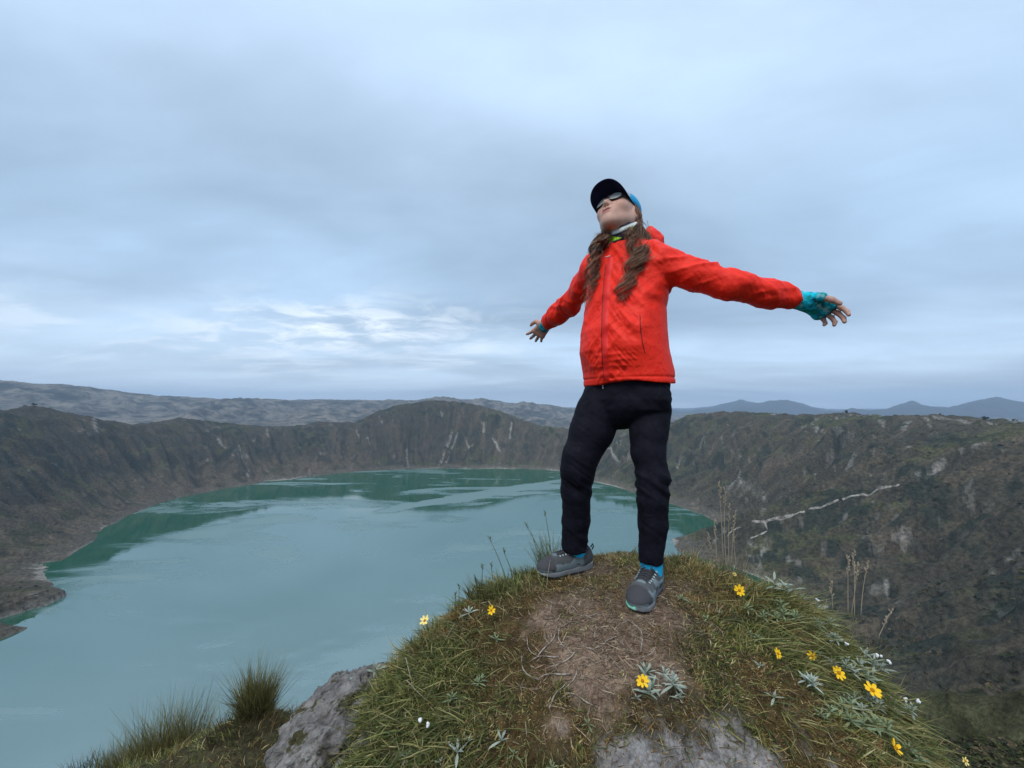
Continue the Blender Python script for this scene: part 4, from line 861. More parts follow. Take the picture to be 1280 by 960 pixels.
def hand(sd, W, Tp, wid, npalm, glove=None, curl=(.5, .55, .65, .7), spread=.16, thumb=1.0, sc=1.0, sd_full=True):
    d = nrm(Tp-W); w_ = nrm(wid - (wid @ d)*d); n = np.cross(d, w_); n = n if n @ npalm > 0 else -n; Lp = .092*sc; tips = []
    kn = [W + d*Lp*q + w_*o*sc for q, o in ((1.0, .030), (1.03, .010), (.99, -.010), (.92, -.028))]
    for i, kp in enumerate(kn):
        sd.cone(W + w_*(.018-.012*i)*sc, kp, .015*sc, .0125*sc, .012)
        L = [.070, .078, .072, .056][i]*sc; a = (1.5-i)*spread; dd = nrm(d*math.cos(a)+w_*math.sin(a)); c = curl[i]; p = kp; r = [.0095, .0098, .0092, .0082][i]*sc
        for j, fr in enumerate((.45, .32, .25)):
            ang = c*(j+.35)*.62; q = p + (dd*math.cos(ang) + n*math.sin(ang))*L*fr; sd.cone(p, q, r*(1-.08*j), r*(.92-.1*j), .004); p = q
        tips.append(p)
    sd.cone(kn[0]-n*.002, kn[3]-n*.002, .012*sc, .011*sc, .012)
    t0 = W + d*.02*sc + w_*.022*sc; t1 = t0 + (d*.55 + w_*.62 + n*.35)*.042*sc*thumb; t2 = t1 + nrm(d*.85 + w_*.25 + n*.25)*.032*sc; t3 = t2 + nrm(d*.95 + w_*.05 + n*.2)*.026*sc
    sd.cone(t0, t1, .0155*sc, .0125*sc, .012).cone(t1, t2, .0115*sc, .0105*sc, .005).cone(t2, t3, .0105*sc, .0085*sc, .004)
    if glove is not None:
        g = glove
        for kp in kn: g.cone(W + w_*(.0)*sc, kp if sd_full else W + (kp-W)*.30, .0195*sc, .0165*sc, .014)
        (g.cone(kn[0], kn[3], .0165*sc, .0155*sc, .012), g.cone(t0, t1, .019*sc, .0165*sc, .012)) if sd_full else None
    return d, w_, n
person = empty('person', (.42, 1.5, -.725)); PO = np.array(person.location)
def pl(name, V, Q, mat, Tr=None, parent=None, col=None, off=PO):
    me = mesh_np(name, np.asarray(V)-off, Q, Tr)
    if col is not None: set_col(me, col)
    return link(name, me, mat, parent or person)

# ---- body: one continuous skin surface
body = SDF(); gl = SDF(); gr = SDF()
body.ell(Hd(0, -.012, .028), HR, (.074, .092, .084), .02).ell(Hd(0, .030, -.025), HR, (.060, .060, .080), .03)
for s in (-1, 1):
    body.cone(Hd(s*.052, -.002, -.050), Hd(s*.014, .064, -.094), .022, .017, .025).ell(Hd(s*.036, .058, -.022), HR, (.027, .024, .022), .025)
body.ell(Hd(0, .070, -.098), HR, (.021, .019, .017), .02).cone(Hd(0, .082, .016), Hd(0, .108, -.026), .0085, .0115, .010)
for s in (-1, 1): body.ell(Hd(s*.0125, .097, -.031), HR, (.0085, .010, .0085), .006)
body.ell(Hd(0, .082, -.062), HR, (.030, .016, .024), .02)
body.ell(Hd(0, .0975, -.0555), HR, (.022, .0075, .0058), .004).ell(Hd(0, .0955, -.0705), HR, (.019, .0075, .0066), .004)
for s in (-1, 1):
    body.ell(Hd(s*.031, .095, .006), HR, (.018, .014, .013), .012, True); body.ell(Hd(s*.031, .073, .006), HR, (.0135, .0135, .0135), .002)
    body.ell(Hd(s*.0065, .101, -.041), HR, (.0035, .0045, .004), .003, True)
    body.ell(Hd(s*.0765, -.010, -.012), HR, (.009, .019, .030), .006).ell(Hd(s*.084, -.006, -.008), HR, (.006, .011, .019), .006, True)
body.ell(Hd(0, .106, -.0630), HR, (.021, .013, .0022), .003, True)
body.cone(Hd(0, -.028, -.055), NB, .052, .055, .03)
body.cone(NB, SL, .05, .045, .04).cone(NB, SR, .05, .045, .04)
body.cone(NB - [0, 0, .03], CH, .07, .095, .06, (tl, 1.35)).cone(CH, BE, .085, .08, .05, (tl, 1.3)).cone(BE, PE, .08, .075, .04, (tl, 1.35))
body.poly([SL, EL, WL], [.046, .036, .024], .02).poly([SR, ER, WR], [.046, .036, .024], .02)
body.poly([HL, KL, AL], [.056, .044, .029], .02).poly([HRt, KR, AR], [.058, .046, .024], .02).cone(HL, HRt, .065, .065, .02)
dL, wL_, nL = hand(body, WL, TL, np.array([-.15, -.75, .65]), np.array([0, -1., -.4]), gl, curl=(.8, .9, 1.1, 1.25), spread=.09, thumb=1.05, sc=.98)
dR, wR_, nR = hand(body, WR, TR_, np.array([-.7, -.2, .7]), np.array([-.3, .7, .6]), gr, curl=(.25, .3, .35, .45), spread=.20, thumb=1.2, sc=1.0, sd_full=False)
fdL = nrm(np.array([.41, 1.305, 0]) - np.array([.58, 1.53, 0])); fdR = nrm(np.array([.112, 1.615, 0]) - np.array([.35, 1.71, 0]))
toeL = np.array([.420, 1.315, -.715]); heelL = np.array([.572, 1.52, -.715]); toeR = np.array([.120, 1.612, -.722]); heelR = np.array([.345, 1.705, -.722])
for A_, h_, t_ in ((AL, heelL, toeL), (AR, heelR, toeR)):
    d_ = nrm(t_-h_); body.cone(A_, h_ + d_*.05 + [0, 0, .055], .025, .029, .015).cone(h_ + d_*.06 + [0, 0, .055], t_ - d_*.06 + [0, 0, .035], .034, .024, .02)
V, Q = body.mesh((-.05, 1.15, -.78), (1.32, 2.45, .98), .0034); V = relax(V, Q, 1, .35)
hl = (V-Hc) @ HR.T; skin = np.array([.60, .35, .26]); C = np.tile(skin, (len(V), 1))*(.92+.16*n3(V, 60, 3))[:, None]
def bl(C, c, w_): return C*(1-w_[:, None]) + np.array(c)*w_[:, None]
lip = np.exp(-((hl[:, 0]/.022)**4 + ((hl[:, 2]+.063)/.0125)**4))*(hl[:, 1] > .083); C = bl(C, (.40, .13, .11), lip*.8)
C = bl(C, (.56, .24, .17), np.exp(-(((np.abs(hl[:, 0])-.038)/.022)**2 + ((hl[:, 2]+.028)/.022)**2))*(hl[:, 1] > .03)*.45)
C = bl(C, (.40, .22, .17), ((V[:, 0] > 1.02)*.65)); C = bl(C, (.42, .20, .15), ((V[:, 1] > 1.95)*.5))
eye = ((np.abs(np.abs(hl[:, 0])-.031) < .014) & (np.abs(hl[:, 2]-.006) < .007) & (hl[:, 1] > .078)); C[eye] = (.25, .17, .14)
def skinmat(T, b):
    T.l.new(attr(T), b.inputs['Base Color']); b.inputs['Subsurface Weight'].default_value = .08; b.inputs['Subsurface Radius'].default_value = (.01, .004, .002)
M_skin = principled('skin', rough=.55, spec=.35, build=skinmat); pl('body', V, Q, M_skin, col=C)

# ---- jacket
jk = SDF()
JS = [ # z, centre u, depth, half width (along her left), half depth
 (P(0, 482, 1.55)[2], 784, 1.560, .187, .132), (P(0, 466, 1.55)[2], 783, 1.560, .186, .134), (P(0, 440, 1.55)[2], 778, 1.550, .179, .140), (P(0, 415, 1.55)[2], 778, 1.550, .171, .138),
 (P(0, 390, 1.55)[2], 780, 1.56, .164, .125), (P(0, 365, 1.55)[2], 784, 1.57, .171, .120), (P(0, 340, 1.55)[2], 787, 1.585, .178, .110), (P(0, 322, 1.57)[2], 786, 1.59, .150, .092), (P(0, 309, 1.58)[2], 784, 1.60, .105, .080), (P(0, 304, 1.58)[2], 783, 1.605, .08, .065)]
JS = np.array([(z, (u-640)/F*Y, Y, a, b) for z, u, Y, a, b in JS]); JS = JS[np.argsort(JS[:, 0])]
def torso(p):
    z = p[:, 2]; cx_ = np.interp(z, JS[:, 0], JS[:, 1]); cy_ = np.interp(z, JS[:, 0], JS[:, 2]); a = np.interp(z, JS[:, 0], JS[:, 3]); b = np.interp(z, JS[:, 0], JS[:, 4])
    dx, dy = p[:, 0]-cx_, p[:, 1]-cy_; q1 = dx*tl[0]+dy*tl[1]; q2 = dx*tf[0]+dy*tf[1]; e = (np.abs(q1/a)**2.3 + np.abs(q2/b)**2.3)**(1/2.3); d = (e-1)*np.minimum(a, b)
    zb = JS[0, 0] + .004*np.sin(q1*22) + .010*np.sin(q1*9+1); return np.maximum(np.maximum(d, zb-z), z-JS[-1, 0])
jk.fn(torso, .02)
jk.poly([SL + (NB-SL)*.25 - [0, 0, .02], SL, SL*.5+EL*.5, EL, EL*.5+WL*.5, WL-(WL-EL)*.15], [.048, .058, .052, .045, .043, .036], .03)
jk.poly([SR + (NB-SR)*.25 - [0, 0, .02], SR, SR*.5+ER*.5, ER, ER*.5+WR*.5, WR-(WR-ER)*.10], [.050, .056, .050, .047, .045, .036], .03)
# high collar and the hood lying behind the neck
jk.cone(NB + [0, 0, -.02], NB + [.004, .010, .004], .073, .068, .03)
hb = NB + np.array([0, 0, -.01]) - tf*.06
jk.ell(P(811, 298, 1.57), np.array([tl, tf, [0, 0, 1]]), (.042, .036, .040), .012).ell(P(802, 287, 1.55), np.array([tl, tf, [0, 0, 1]]), (.036, .040, .034), .008, True).ell(hb + tl*.045 + [.01, 0, .025], np.array([tl, tf, [0, 0, 1]]), (.072, .050, .040), .03).ell(hb - tl*.02 - tf*.02 + [0, 0, .0], np.array([tl, tf, [0, 0, 1]]), (.085, .05, .05), .03)
jk.ell(NB + [0, -.006, .055], np.array([tl, tf, [0, 0, 1]]), (.058, .060, .045), .012, True)
for (e_, w_, q_) in ((EL, WL, .87), (ER, WR, .91)):
    ax__ = nrm(w_-e_); c__ = e_*(1-q_) + w_*q_ + ax__*.012
    jk.fn(lambda p, ax__=ax__, c__=c__: np.maximum(-((p-c__) @ ax__), np.linalg.norm(p-c__, axis=1)-.09), .003, True, True)
V, Q = jk.mesh((.0, 1.2, .0), (1.2, 2.3, .80), .0042); V = relax(V, Q, 2, .5); N = vnormals(V, Q)
def arm_co(p, a, b):
    ab = b-a; L = np.linalg.norm(ab); t = (p-a) @ ab/L; return t, L
def wr(p):
    out = np.zeros(len(p)); tz = p[:, 2]; 
    # sleeves: rings and spirals of folds
    for (a, m, b, sd_) in ((SL, EL, WL, 1), (SR, ER, WR, 2)):
        t, L = arm_co(p, a, b); ax = (b-a)/L; q = p - a - np.outer(t, ax); rad = np.linalg.norm(q, axis=1); win = sstep(t, -.02, .05)*sstep(rad, .125, .09)
        st = np.stack([t*19 + q @ nrm((.3, .2, 1))*30, q[:, 0]*9 - t*5, q[:, 2]*14 + q[:, 1]*7], -1); r_ = n3(st, .62, 300+sd_, 3, True)
        amp = .0095*(.55 + .9*np.exp(-((t-.27)/.10)**2) + .7*sstep(t, L-.16, L-.02)); q8 = n3(np.stack([t*12 - q @ nrm((.5, .1, 1))*26, q[:, 0]*7 + t*6, q[:, 2]*9], -1), .8, 305+sd_, 2, True); out += win*((r_-.58)*amp*2.2 + (q8-.6)*.016)
        out -= win*sstep(t, L-.024, L-.020)*sstep(L-.012, t, t)*0
    ta = (p-np.array([.47, 1.57, .3])); u1 = ta @ tl; u2 = ta @ np.array([0, 0, 1.]); body_ = 1 - np.maximum(sstep(arm_co(p, SL, WL)[0], -.03, .06), sstep(arm_co(p, SR, WR)[0], -.03, .06))
    # diagonal drag folds from the armpits and blousing above the hem
    a1 = n3(np.stack([(u1*.8+u2*.6)*34, (-u1*.6+u2*.8)*9, ta @ tf*8], -1), .55, 320, 3, True); a2 = n3(np.stack([(u1*.75-u2*.66)*32, (u1*.66+u2*.75)*9, ta @ tf*8], -1), .55, 330, 3, True)
    wl = sstep(u1, -.02, .10); low = sstep(-u2, .03, .14); a3 = n3(np.stack([u1*12, u2*42, ta @ tf*9], -1), .55, 340, 3, True)
    out += body_*((a1-.55)*.032*(wl*.8+.3) + (a2-.55)*.027*(1-wl*.5) + (a3-.55)*.016*low)
    out += sstep(tz, .64, .67)*(n3(p*np.array([1., 1., .6]), 26, 345, 3, True)-.6)*.016
    out += (n3(p, 70, 350, 2)-.5)*.0016
    return out
hem = sstep(V[:, 2], JS[0, 0]+.004, JS[0, 0]+.03); V = V + N*(wr(V)*(.35+.65*hem))[:, None]
u1 = (V-np.array([.47, 1.57, .3])) @ tl
V -= N*(.004*np.exp(-((V[:, 2]-JS[0, 0]-.026)/.003)**2))[:, None]
def jmat(T, b):
    co = obj_co(T); n = T.noise(co, 900, 2, .5); n2 = T.noise(co, 38, 4, .6, .8); n3_ = T.noise(T.mapping(co, (1, 1, .45), (.3, .6, 0)), 60, 4, .6, 1.2)
    T.l.new(T.mix(T.smooth(n2, .3, .7), (.86, .022, .009), (.93, .034, .013)), b.inputs['Base Color'])
    bumped(T, b, T.math('ADD', T.math('ADD', T.math('MULTIPLY', n, .03), n2), T.math('MULTIPLY', n3_, .9)), .42, .007)
M_jacket = principled('red_shell_fabric', (.85, .03, .02), .55, .22, jmat); JO = pl('jacket', V, Q, M_jacket)
bvJ = BVHTree.FromPolygons([tuple(v) for v in V], [tuple(map(int, q)) for q in Q])
def on(bv, o, d, lift=.0):
    h_ = bv.ray_cast(Vector(o), Vector(d)); 
    return None if h_[0] is None else (np.array(h_[0]) + np.array(h_[1])*lift, np.array(h_[1]))
def strip(name, uvs, wid, lift, mat, bv=bvJ, parent=None, th=.0016, steps=60, src=(0, 0, 0), dirw=None):
    """a narrow sewn strip following the cloth under it"""
    t = np.linspace(0, len(uvs)-1, steps); us = np.interp(t, range(len(uvs)), [q[0] for q in uvs]); vs = np.interp(t, range(len(uvs)), [q[1] for q in uvs]); rows = []
    for u, v in zip(us, vs):
        row = []
        for o in (-1, -.5, .5, 1):
            h_ = on(bv, src, nrm(P(u, v, 1) + np.array([o*wid*.5/1.5, 0, 0])), lift*(1 if abs(o) < .8 else -.3))
            row.append(None if h_ is None else h_[0])
        if all(r is not None for r in row): rows.append(row)
    R = np.array(rows); n = len(R); V = R.reshape(-1, 3); Qs = [[i*4+j, i*4+j+1, i*4+j+5, i*4+j+4] for i in range(n-1) for j in range(3) if max(np.linalg.norm(R[i, k]-R[i+1, k]) for k in range(4)) < .05]
    return pl(name, V, Qs, mat, parent=parent or JO)
M_seam = principled('red_flap', (.78, .020, .014), .55, .3); M_zip = principled('dark_zip', (.12, .012, .012), .5, .3); M_white = principled('white_print', (.75, .72, .72), .6, .3)
strip('zip_flap', [(763, 322), (759, 350), (757, 380), (756, 420), (757, 450), (758, 474)], .026, .0035, M_seam)
strip('zip', [(757.5, 330), (755, 350), (753, 380), (752, 420), (753, 450), (755, 474)], .0035, .0018, M_zip)
strip('pocket_zip', [(800, 394), (801, 415), (803, 428), (806, 441)], .004, .0022, M_zip)
strip('chest_print', [(757, 322), (763, 320)], .008, .0035, M_white, steps=8)
strip('hem_band', [(738, 472.5), (757, 473), (780, 470.5), (800, 468.5), (834, 467.5)], .004, .001, M_seam) if False else None

# ---- trousers
tr = SDF()
TS = np.array([(P(0, v, 1.55)[2], (u-640)/F*1.56, 1.56, a, b) for v, u, a, b in ((455, 784, .155, .10), (475, 783, .172, .108), (500, 781, .190, .116), (512, 781, .178, .108), (521, 781, .125, .095), (529, 780, .065, .075), (536, 780, .022, .05))][::-1])
def hips(p):
    z = p[:, 2]; cx_ = np.interp(z, TS[:, 0], TS[:, 1]); a = np.interp(z, TS[:, 0], TS[:, 3]); b = np.interp(z, TS[:, 0], TS[:, 4]); dx, dy = p[:, 0]-cx_, p[:, 1]-1.56
    q1 = dx*tl[0]+dy*tl[1]; q2 = dx*tf[0]+dy*tf[1]-.006*0; e = np.sqrt((q1/a)**2+(q2/b)**2); return np.maximum(np.maximum((e-1)*np.minimum(a, b), TS[0, 0]-z), z-TS[-1, 0])
tr.fn(hips, .02)
def lerp(a, b, t): return a*(1-t)+b*t
tr.poly([P(812, 515, 1.50), P(811, 540, 1.48), P(810, 566, 1.46), P(816, 596, 1.44), P(815, 625, 1.44), P(816, 655, 1.45), P(813, 700, 1.46)], [.078, .069, .060, .056, .055, .052, .043], .012)
tr.poly([P(757, 492, 1.60), P(748, 515, 1.60), P(739, 540, 1.59), P(728, 566, 1.58), P(721, 592, 1.585), P(720, 615, 1.60), P(720, 650, 1.63), P(718, 690, 1.665)], [.088, .092, .088, .072, .062, .059, .057, .049], .012)
kf = nrm((-.5, -.6, 0)); tr.cone(P(722, 572, 1.56), P(720, 586, 1.56), .060, .056, .02)
tr.fn(lambda p: p[:, 2] - np.where(p[:, 0] > .41, -.598, -.630) - .003*np.sin(p[:, 0]*90), .003, True, False)
V, Q = tr.mesh((.12, 1.25, -.72), (.78, 1.86, .20), .0042); V = relax(V, Q, 2, .5); N = vnormals(V, Q)
o_ = np.zeros(len(V)); zz = V[:, 2]
for k_, (kn, an, hp, sd_) in enumerate(((KL, AL, HL, 1), (KR, AR, HRt, 2))):
    near_ = np.where(((V[:, 0] > .41) if k_ == 0 else (V[:, 0] <= .41)), 1., 0.)*sstep(-zz, -.02, .08); kz = kn[2]
    dq = V - kn; rg = n3(np.stack([dq[:, 0]*9, dq[:, 1]*9, dq[:, 2]*38 + dq[:, 0]*30], -1), .5, 400+k_, 3, True)
    o_ += near_*(rg-.55)*.017*(.35 + 1.2*np.exp(-((zz-kz+.035)/.055)**2) + .5*sstep(-zz, .5, .6)); lg_ = n3(np.stack([dq[:, 0]*38, dq[:, 1]*38, dq[:, 2]*7], -1), .5, 410+k_, 2, True); o_ += near_*(lg_-.5)*.005
tz_ = 1-sstep(-zz, -.02, .08); rg = n3(np.stack([(V[:, 0]-.45)*10 , V[:, 1]*10, zz*38 + np.abs(V[:, 0]-.44)*26], -1), .5, 420, 3, True); o_ += tz_*(rg-.55)*.012
V = V + N*o_[:, None]
def tmat(T, b):
    co = obj_co(T); n = T.noise(co, 500, 2, .5); n2 = T.noise(co, 30, 4, .6, .6); T.l.new(T.mix(T.smooth(n2, .3, .7), (.0042, .0038, .0080), (.0085, .0078, .0145)), b.inputs['Base Color'])
    bumped(T, b, T.math('ADD', T.math('MULTIPLY', n, .08), n2), .5, .008)
M_tr = principled('dark_navy_fabric', (.008, .0075, .012), .8, .15, tmat); TO = pl('trousers', V, Q, M_tr)
bvT = BVHTree.FromPolygons([tuple(v) for v in V], [tuple(map(int, q)) for q in Q])
M_trim = principled('trouser_seam', (.006, .006, .011), .7, .2); M_cord = principled('pale_cord', (.45, .45, .42), .7, .2)
strip('drawcord', [(753, 477), (754, 486)], .004, .003, M_cord, bvT, TO, steps=8)
strip('knee_seam', [(704, 570), (712, 558), (726, 556), (742, 560)], .004, .0015, M_trim, bvT, TO)
strip('pocket_seam', [(826, 485), (822, 500), (820, 520)], .004, .0015, M_trim, bvT, TO)

# ---- hands in fingerless knitted mitts
def mitt(g, E, W, d, n_, ra, name, lo, hi, bcol):
    g.cone(W - nrm(W-E)*.075, W + d*.02, ra, ra*.84, .02); V, Q = g.mesh(lo, hi, .0032); V = relax(V, Q, 1, .4); N = vnormals(V, Q); V = V + N*((n3(V, 110, 450, 2)-.5)*.003)[:, None]
    c = np.tile([.015, .52, .66], (len(V), 1)); s = (V-W) @ nrm(d); q = (V-W) @ n_; gt = sstep(n3(V, 30, 460) - q*6, .5, .62)*.0 + sstep(n3(V, 34, 460), .52, .6)*.75; c = bl(c, (.01, .20, .16), gt); c = bl(c, (.01, .08, .14), sstep(n3(V, 60, 470, 3), .60, .68)*.7)
    c = bl(c, (.35, .62, .62), sstep(n3(V, 80, 480, 2), .64, .72)*.6); c = bl(c, (.02, .03, .05), sstep(s, .094, .104)*.85); return pl(name, V, Q, M_knit, col=c*bcol)
M_knit = principled('knitted_wool', rough=.9, spec=.1, build=lambda T, b: (T.l.new(attr(T), b.inputs['Base Color']), bumped(T, b, T.add('ShaderNodeTexVoronoi', i={'Vector': obj_co(T), 'Scale': 260.0}).outputs[0], .6, .003)))
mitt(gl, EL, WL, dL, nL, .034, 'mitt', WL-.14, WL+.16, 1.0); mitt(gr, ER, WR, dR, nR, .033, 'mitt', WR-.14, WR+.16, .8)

# ---- neck tube
bf = SDF(); nb = NB + [-.004, -.004, .030]; nu = nrm(Hd(0, -.02, -.06)-NB)
for k, (o, r_, w_) in enumerate(((-.006, .071, .015), (.012, .068, .015), (.030, .062, .013), (.044, .058, .010))):
    cc_ = nb + nu*(o-.004); a = np.arange(13)*2*math.pi/12; e1 = nrm(np.cross(nu, tf)); e2 = np.cross(nu, e1); tiltv = .010*np.sin(a + k)
    bf.poly([cc_ + (e1*math.cos(q) + e2*math.sin(q))*r_ + nu*tz for q, tz in zip(a, tiltv)], [w_]*13, .008)
V, Q = bf.mesh(nb-.13, nb+.13, .0034); V = relax(V, Q, 1, .4); q = V-nb; ang = np.arctan2(q @ tl, q @ tf); hh = q @ nu
c = np.tile([.018, .014, .028], (len(V), 1)); s1 = hh - .010 + .010*np.sin(ang*1.7+.6); c = bl(c, (.42, .70, .05), sstep(np.sin(ang*3.1 + s1*90 + 1.2), -.2, .0)*sstep(s1, .004, .010)*sstep(-s1, -.036, -.030)*1.)
c = bl(c, (.62, .66, .62), sstep(s1, .028, .034)*sstep(-s1, -.048, -.042)*sstep(np.sin(ang*2+.5), -.6, -.3)); c = bl(c, (.07, .04, .11), sstep(n3(V, 45, 490, 2), .58, .64)*sstep(-s1, -.006, .006)*.8)
pl('neck_tube', V, Q, M_knit2 := principled('printed_microfibre', rough=.8, spec=.15, build=lambda T, b: T.l.new(attr(T), b.inputs['Base Color'])), col=c)

# ---- cap, brim, band, sunglasses
M_cap = principled('pale_cap_cloth', (.34, .42, .50), .8, .2, lambda T, b: bumped(T, b, T.noise(obj_co(T), 400, 2), .3, .001)); M_brim = principled('black_brim_cloth', (.014, .016, .050), .85, .15, lambda T, b: bumped(T, b, T.noise(obj_co(T), 500, 2), .3, .001)); M_band = principled('bright_blue_band', (.02, .33, .60), .7, .25)
a = np.arange(48)*2*math.pi/48; rows = []
for k in range(12):
    e = (k/11)*math.pi/2*.985; rr1 = math.cos(e)**.85
    rows.append([Hd(.0835*rr1*math.cos(q), -.014 + .102*rr1*math.sin(q), .030 + .088*math.sin(e) + .010*math.sin(q)*(1-k/11)) for q in a])
R = np.array(rows); Vc = np.vstack([R.reshape(-1, 3), [Hd(0, -.012, .1185)]]); Qc = [[i*48+j, i*48+(j+1) % 48, (i+1)*48+(j+1) % 48, (i+1)*48+j] for i in range(11) for j in range(48)]; Tc = [[11*48+j, 11*48+(j+1) % 48, 12*48] for j in range(48)]
CO = pl('cap', Vc, Qc, M_cap, Tc)
# curved brim with thickness
nb_, mb_ = 29, 9; top = []; bot = []
for i in range(mb_):
    for j in range(nb_):
        a_ = (j/(nb_-1)-.5)*math.pi*.98; s0 = math.sin(a_); f0 = math.cos(a_); t = i/(mb_-1)
        inn = np.array([.080*s0, -.010 + .098*max(f0, 0), .040]); outp = np.array([.078*math.copysign(abs(s0)**.8, s0), .078 + .090*max(f0, 0)**.75, .034])
        q = inn*(1-t) + outp*t; q[2] += -.030*(q[0]/.08)**2 + .004*t; top.append(Hd(*(q + [0, 0, .0035]))); bot.append(Hd(*q))
V = np.array(top + bot); n_ = nb_*mb_; Qb = []
for i in range(mb_-1):
    for j in range(nb_-1): q = [i*nb_+j, i*nb_+j+1, (i+1)*nb_+j+1, (i+1)*nb_+j]; Qb += [q, [x+n_ for x in q[::-1]]]
for j in range(nb_-1): q = (mb_-1)*nb_+j; Qb.append([q, q+1, q+1+n_, q+n_])
for i in range(mb_-1):
    for e_ in (0, nb_-1): q = i*nb_+e_; Qb.append([q, q+nb_, q+nb_+n_, q+n_])
pl('brim', V, Qb, M_brim, parent=CO)
rows = []
for k, hh_ in enumerate((.020, .024, .054, .058)):
    rows.append([Hd((.0865 if k in (1, 2) else .083)*math.cos(q), -.014 + (.105 if k in (1, 2) else .101)*math.sin(q), hh_ - .004*0) for q in np.linspace(-math.pi*1.18, math.pi*.18, 50)])
R = np.array(rows); pl('cap_band', R.reshape(-1, 3), [[i*50+j, i*50+j+1, (i+1)*50+j+1, (i+1)*50+j] for i in range(3) for j in range(49)], M_band, parent=CO)
M_lens = principled('mirrored_lens', (.50, .50, .48), .4, .8, lambda T, b: setattr(b.inputs['Metallic'], 'default_value', .3)); M_frame = principled('dark_frame', (.02, .02, .022), .35, .4)
fr = []; SG = empty('sunglasses', (0, 0, 0)); SG.parent = person
for s in (-1, 1):
    V = []; 
    for r_ in (0, .45, .8, 1):
        for q in a[::2]: x_ = .033*s + r_*.027*math.cos(q)*(1-.12*math.sin(q)*s*0); z_ = .006 + r_*.0215*math.sin(q); V.append(Hd(x_, .101 - 3.6*x_*x_ - .10*(z_-.01), z_))
    V = np.array(V); V = np.vstack([V, V - hf*.0016]); Qs = [[i*24+j, i*24+(j+1) % 24, (i+1)*24+(j+1) % 24, (i+1)*24+j] for i in range(3) for j in range(24)]; Qs += [[x+96 for x in q] for q in Qs]; pl('lens', V, Qs, M_lens, parent=SG)
    fr.append(tube(V[72:96][list(range(24)) + [0]], .0016, 5)); fr.append(tube([Hd(.060*s, .088, .010), Hd(.074*s, .05, .012), Hd(.078*s, 0, .012), Hd(.078*s, -.02, .002)], .0022, 5))
fr.append(tube([Hd(-.007, .101, .010), Hd(0, .102, .013), Hd(.007, .101, .010)], .0018, 5)); V, Q, Tr = join(fr); pl('frame', V, Q, M_frame, Tr, SG)

# ---- hair: long wavy locks over both shoulders
M_hair = principled('brown_hair', rough=.5, spec=.4, build=lambda T, b: T.l.new(attr(T), b.inputs['Base Color']))
def lock(pts, n, spread, r0, seed, cols, wave=.012, parts=None):
    r2 = np.random.default_rng(seed); m = 30; s = np.linspace(0, 1, m); pts = np.array(pts); kk = np.linspace(0, 1, len(pts)); G = np.stack([np.interp(s, kk, pts[:, c]) for c in range(3)], -1)
    for _ in range(3): G[1:-1] = (G[:-2]+2*G[1:-1]+G[2:])/4
    tube_l = []; C = []; strands = 9; clump = r2.normal(0, 1, (strands, 2)); cph = r2.uniform(0, 6.28, strands)
    for i in range(n):
        c = r2.integers(0, strands); env_ = np.sin(np.pi*np.clip(s*.86+.10, 0, 1))**.55*(1-.35*s); o = clump[c]*.6 + r2.normal(0, .30 + .5*(i % 6 == 0), 2); ph = cph[c] + r2.normal(0, .25); fq = 2.6 + .5*(c % 3)
        off = np.outer(env_*o[0] , [1, 0, 0])*spread + np.outer(env_*o[1], [.3, -.8, .1])*spread*.6
        wv = wave*1.7*s[:, None]**.5*(np.outer(np.sin(s*fq*6.28+ph), [1, .2, 0]) + np.outer(np.cos(s*fq*6.28+ph), [0, .8, .25])); L = r2.uniform(.72, 1.0); g_ = G + off + wv; kx = max(6, int(m*L)); g_ = g_[:kx]
        tube_l.append(tube(g_, r0*np.linspace(1, .35, kx), 3, False)); cc = np.array(cols[r2.integers(0, len(cols))])*r2.uniform(.65, 1.3); C.append(np.tile(cc, (len(tube_l[-1][0]), 1))*np.repeat(np.linspace(.75, 1.25, kx), 3)[:, None])
    return tube_l, C
def drape(uvs, back=1.60, lift=.016):
    o = []
    for i, (u, v) in enumerate(uvs):
        h_ = on(bvJ, (0, 0, 0), nrm(P(u, v, 1))); y = h_[0][1] - lift if h_ is not None and h_[0][1] < 1.72 else (o[-1][1] if o else back); o.append(P(u, v, y))
    return o
HC = [(.13, .058, .032), (.20, .092, .050), (.34, .19, .11), (.055, .026, .016), (.26, .125, .065)]
hp = []; hc = []
st1 = Hd(.070, -.035, -.035); st2 = Hd(-.060, .0, -.07)
L1 = [st1, P(797, 288, 1.52), P(802, 302, 1.49)] + drape([(799, 315), (793, 330), (787, 345), (781, 358), (775, 368), (777, 378)])
L1b = [st1, P(802, 290, 1.53), P(808, 302, 1.50)] + drape([(808, 312), (804, 322), (801, 332), (797, 340)])
L2 = [st2, P(757, 292, 1.55), P(750, 304, 1.53)] + drape([(747, 316), (746, 330), (744, 345), (741, 358), (736, 372), (732, 388)])
L2b = [st2, P(753, 293, 1.56), P(746, 306, 1.56), P(742, 320, 1.55), P(741, 335, 1.54), P(739, 352, 1.53), P(737, 365, 1.53)]
for L_, n_, sp_, sd_, w_ in ((L1, 150, .024, 61, .012), (L1b, 120, .027, 62, .011), (L2, 130, .019, 63, .013), (L2b, 80, .020, 64, .012), ([st1, P(790, 290, 1.50)] + drape([(790, 300), (795, 318), (790, 338)]), 110, .03, 65, .008)):
    t_, c_ = lock(L_, n_, sp_, .00105, sd_, HC, w_); hp += t_; hc += c_
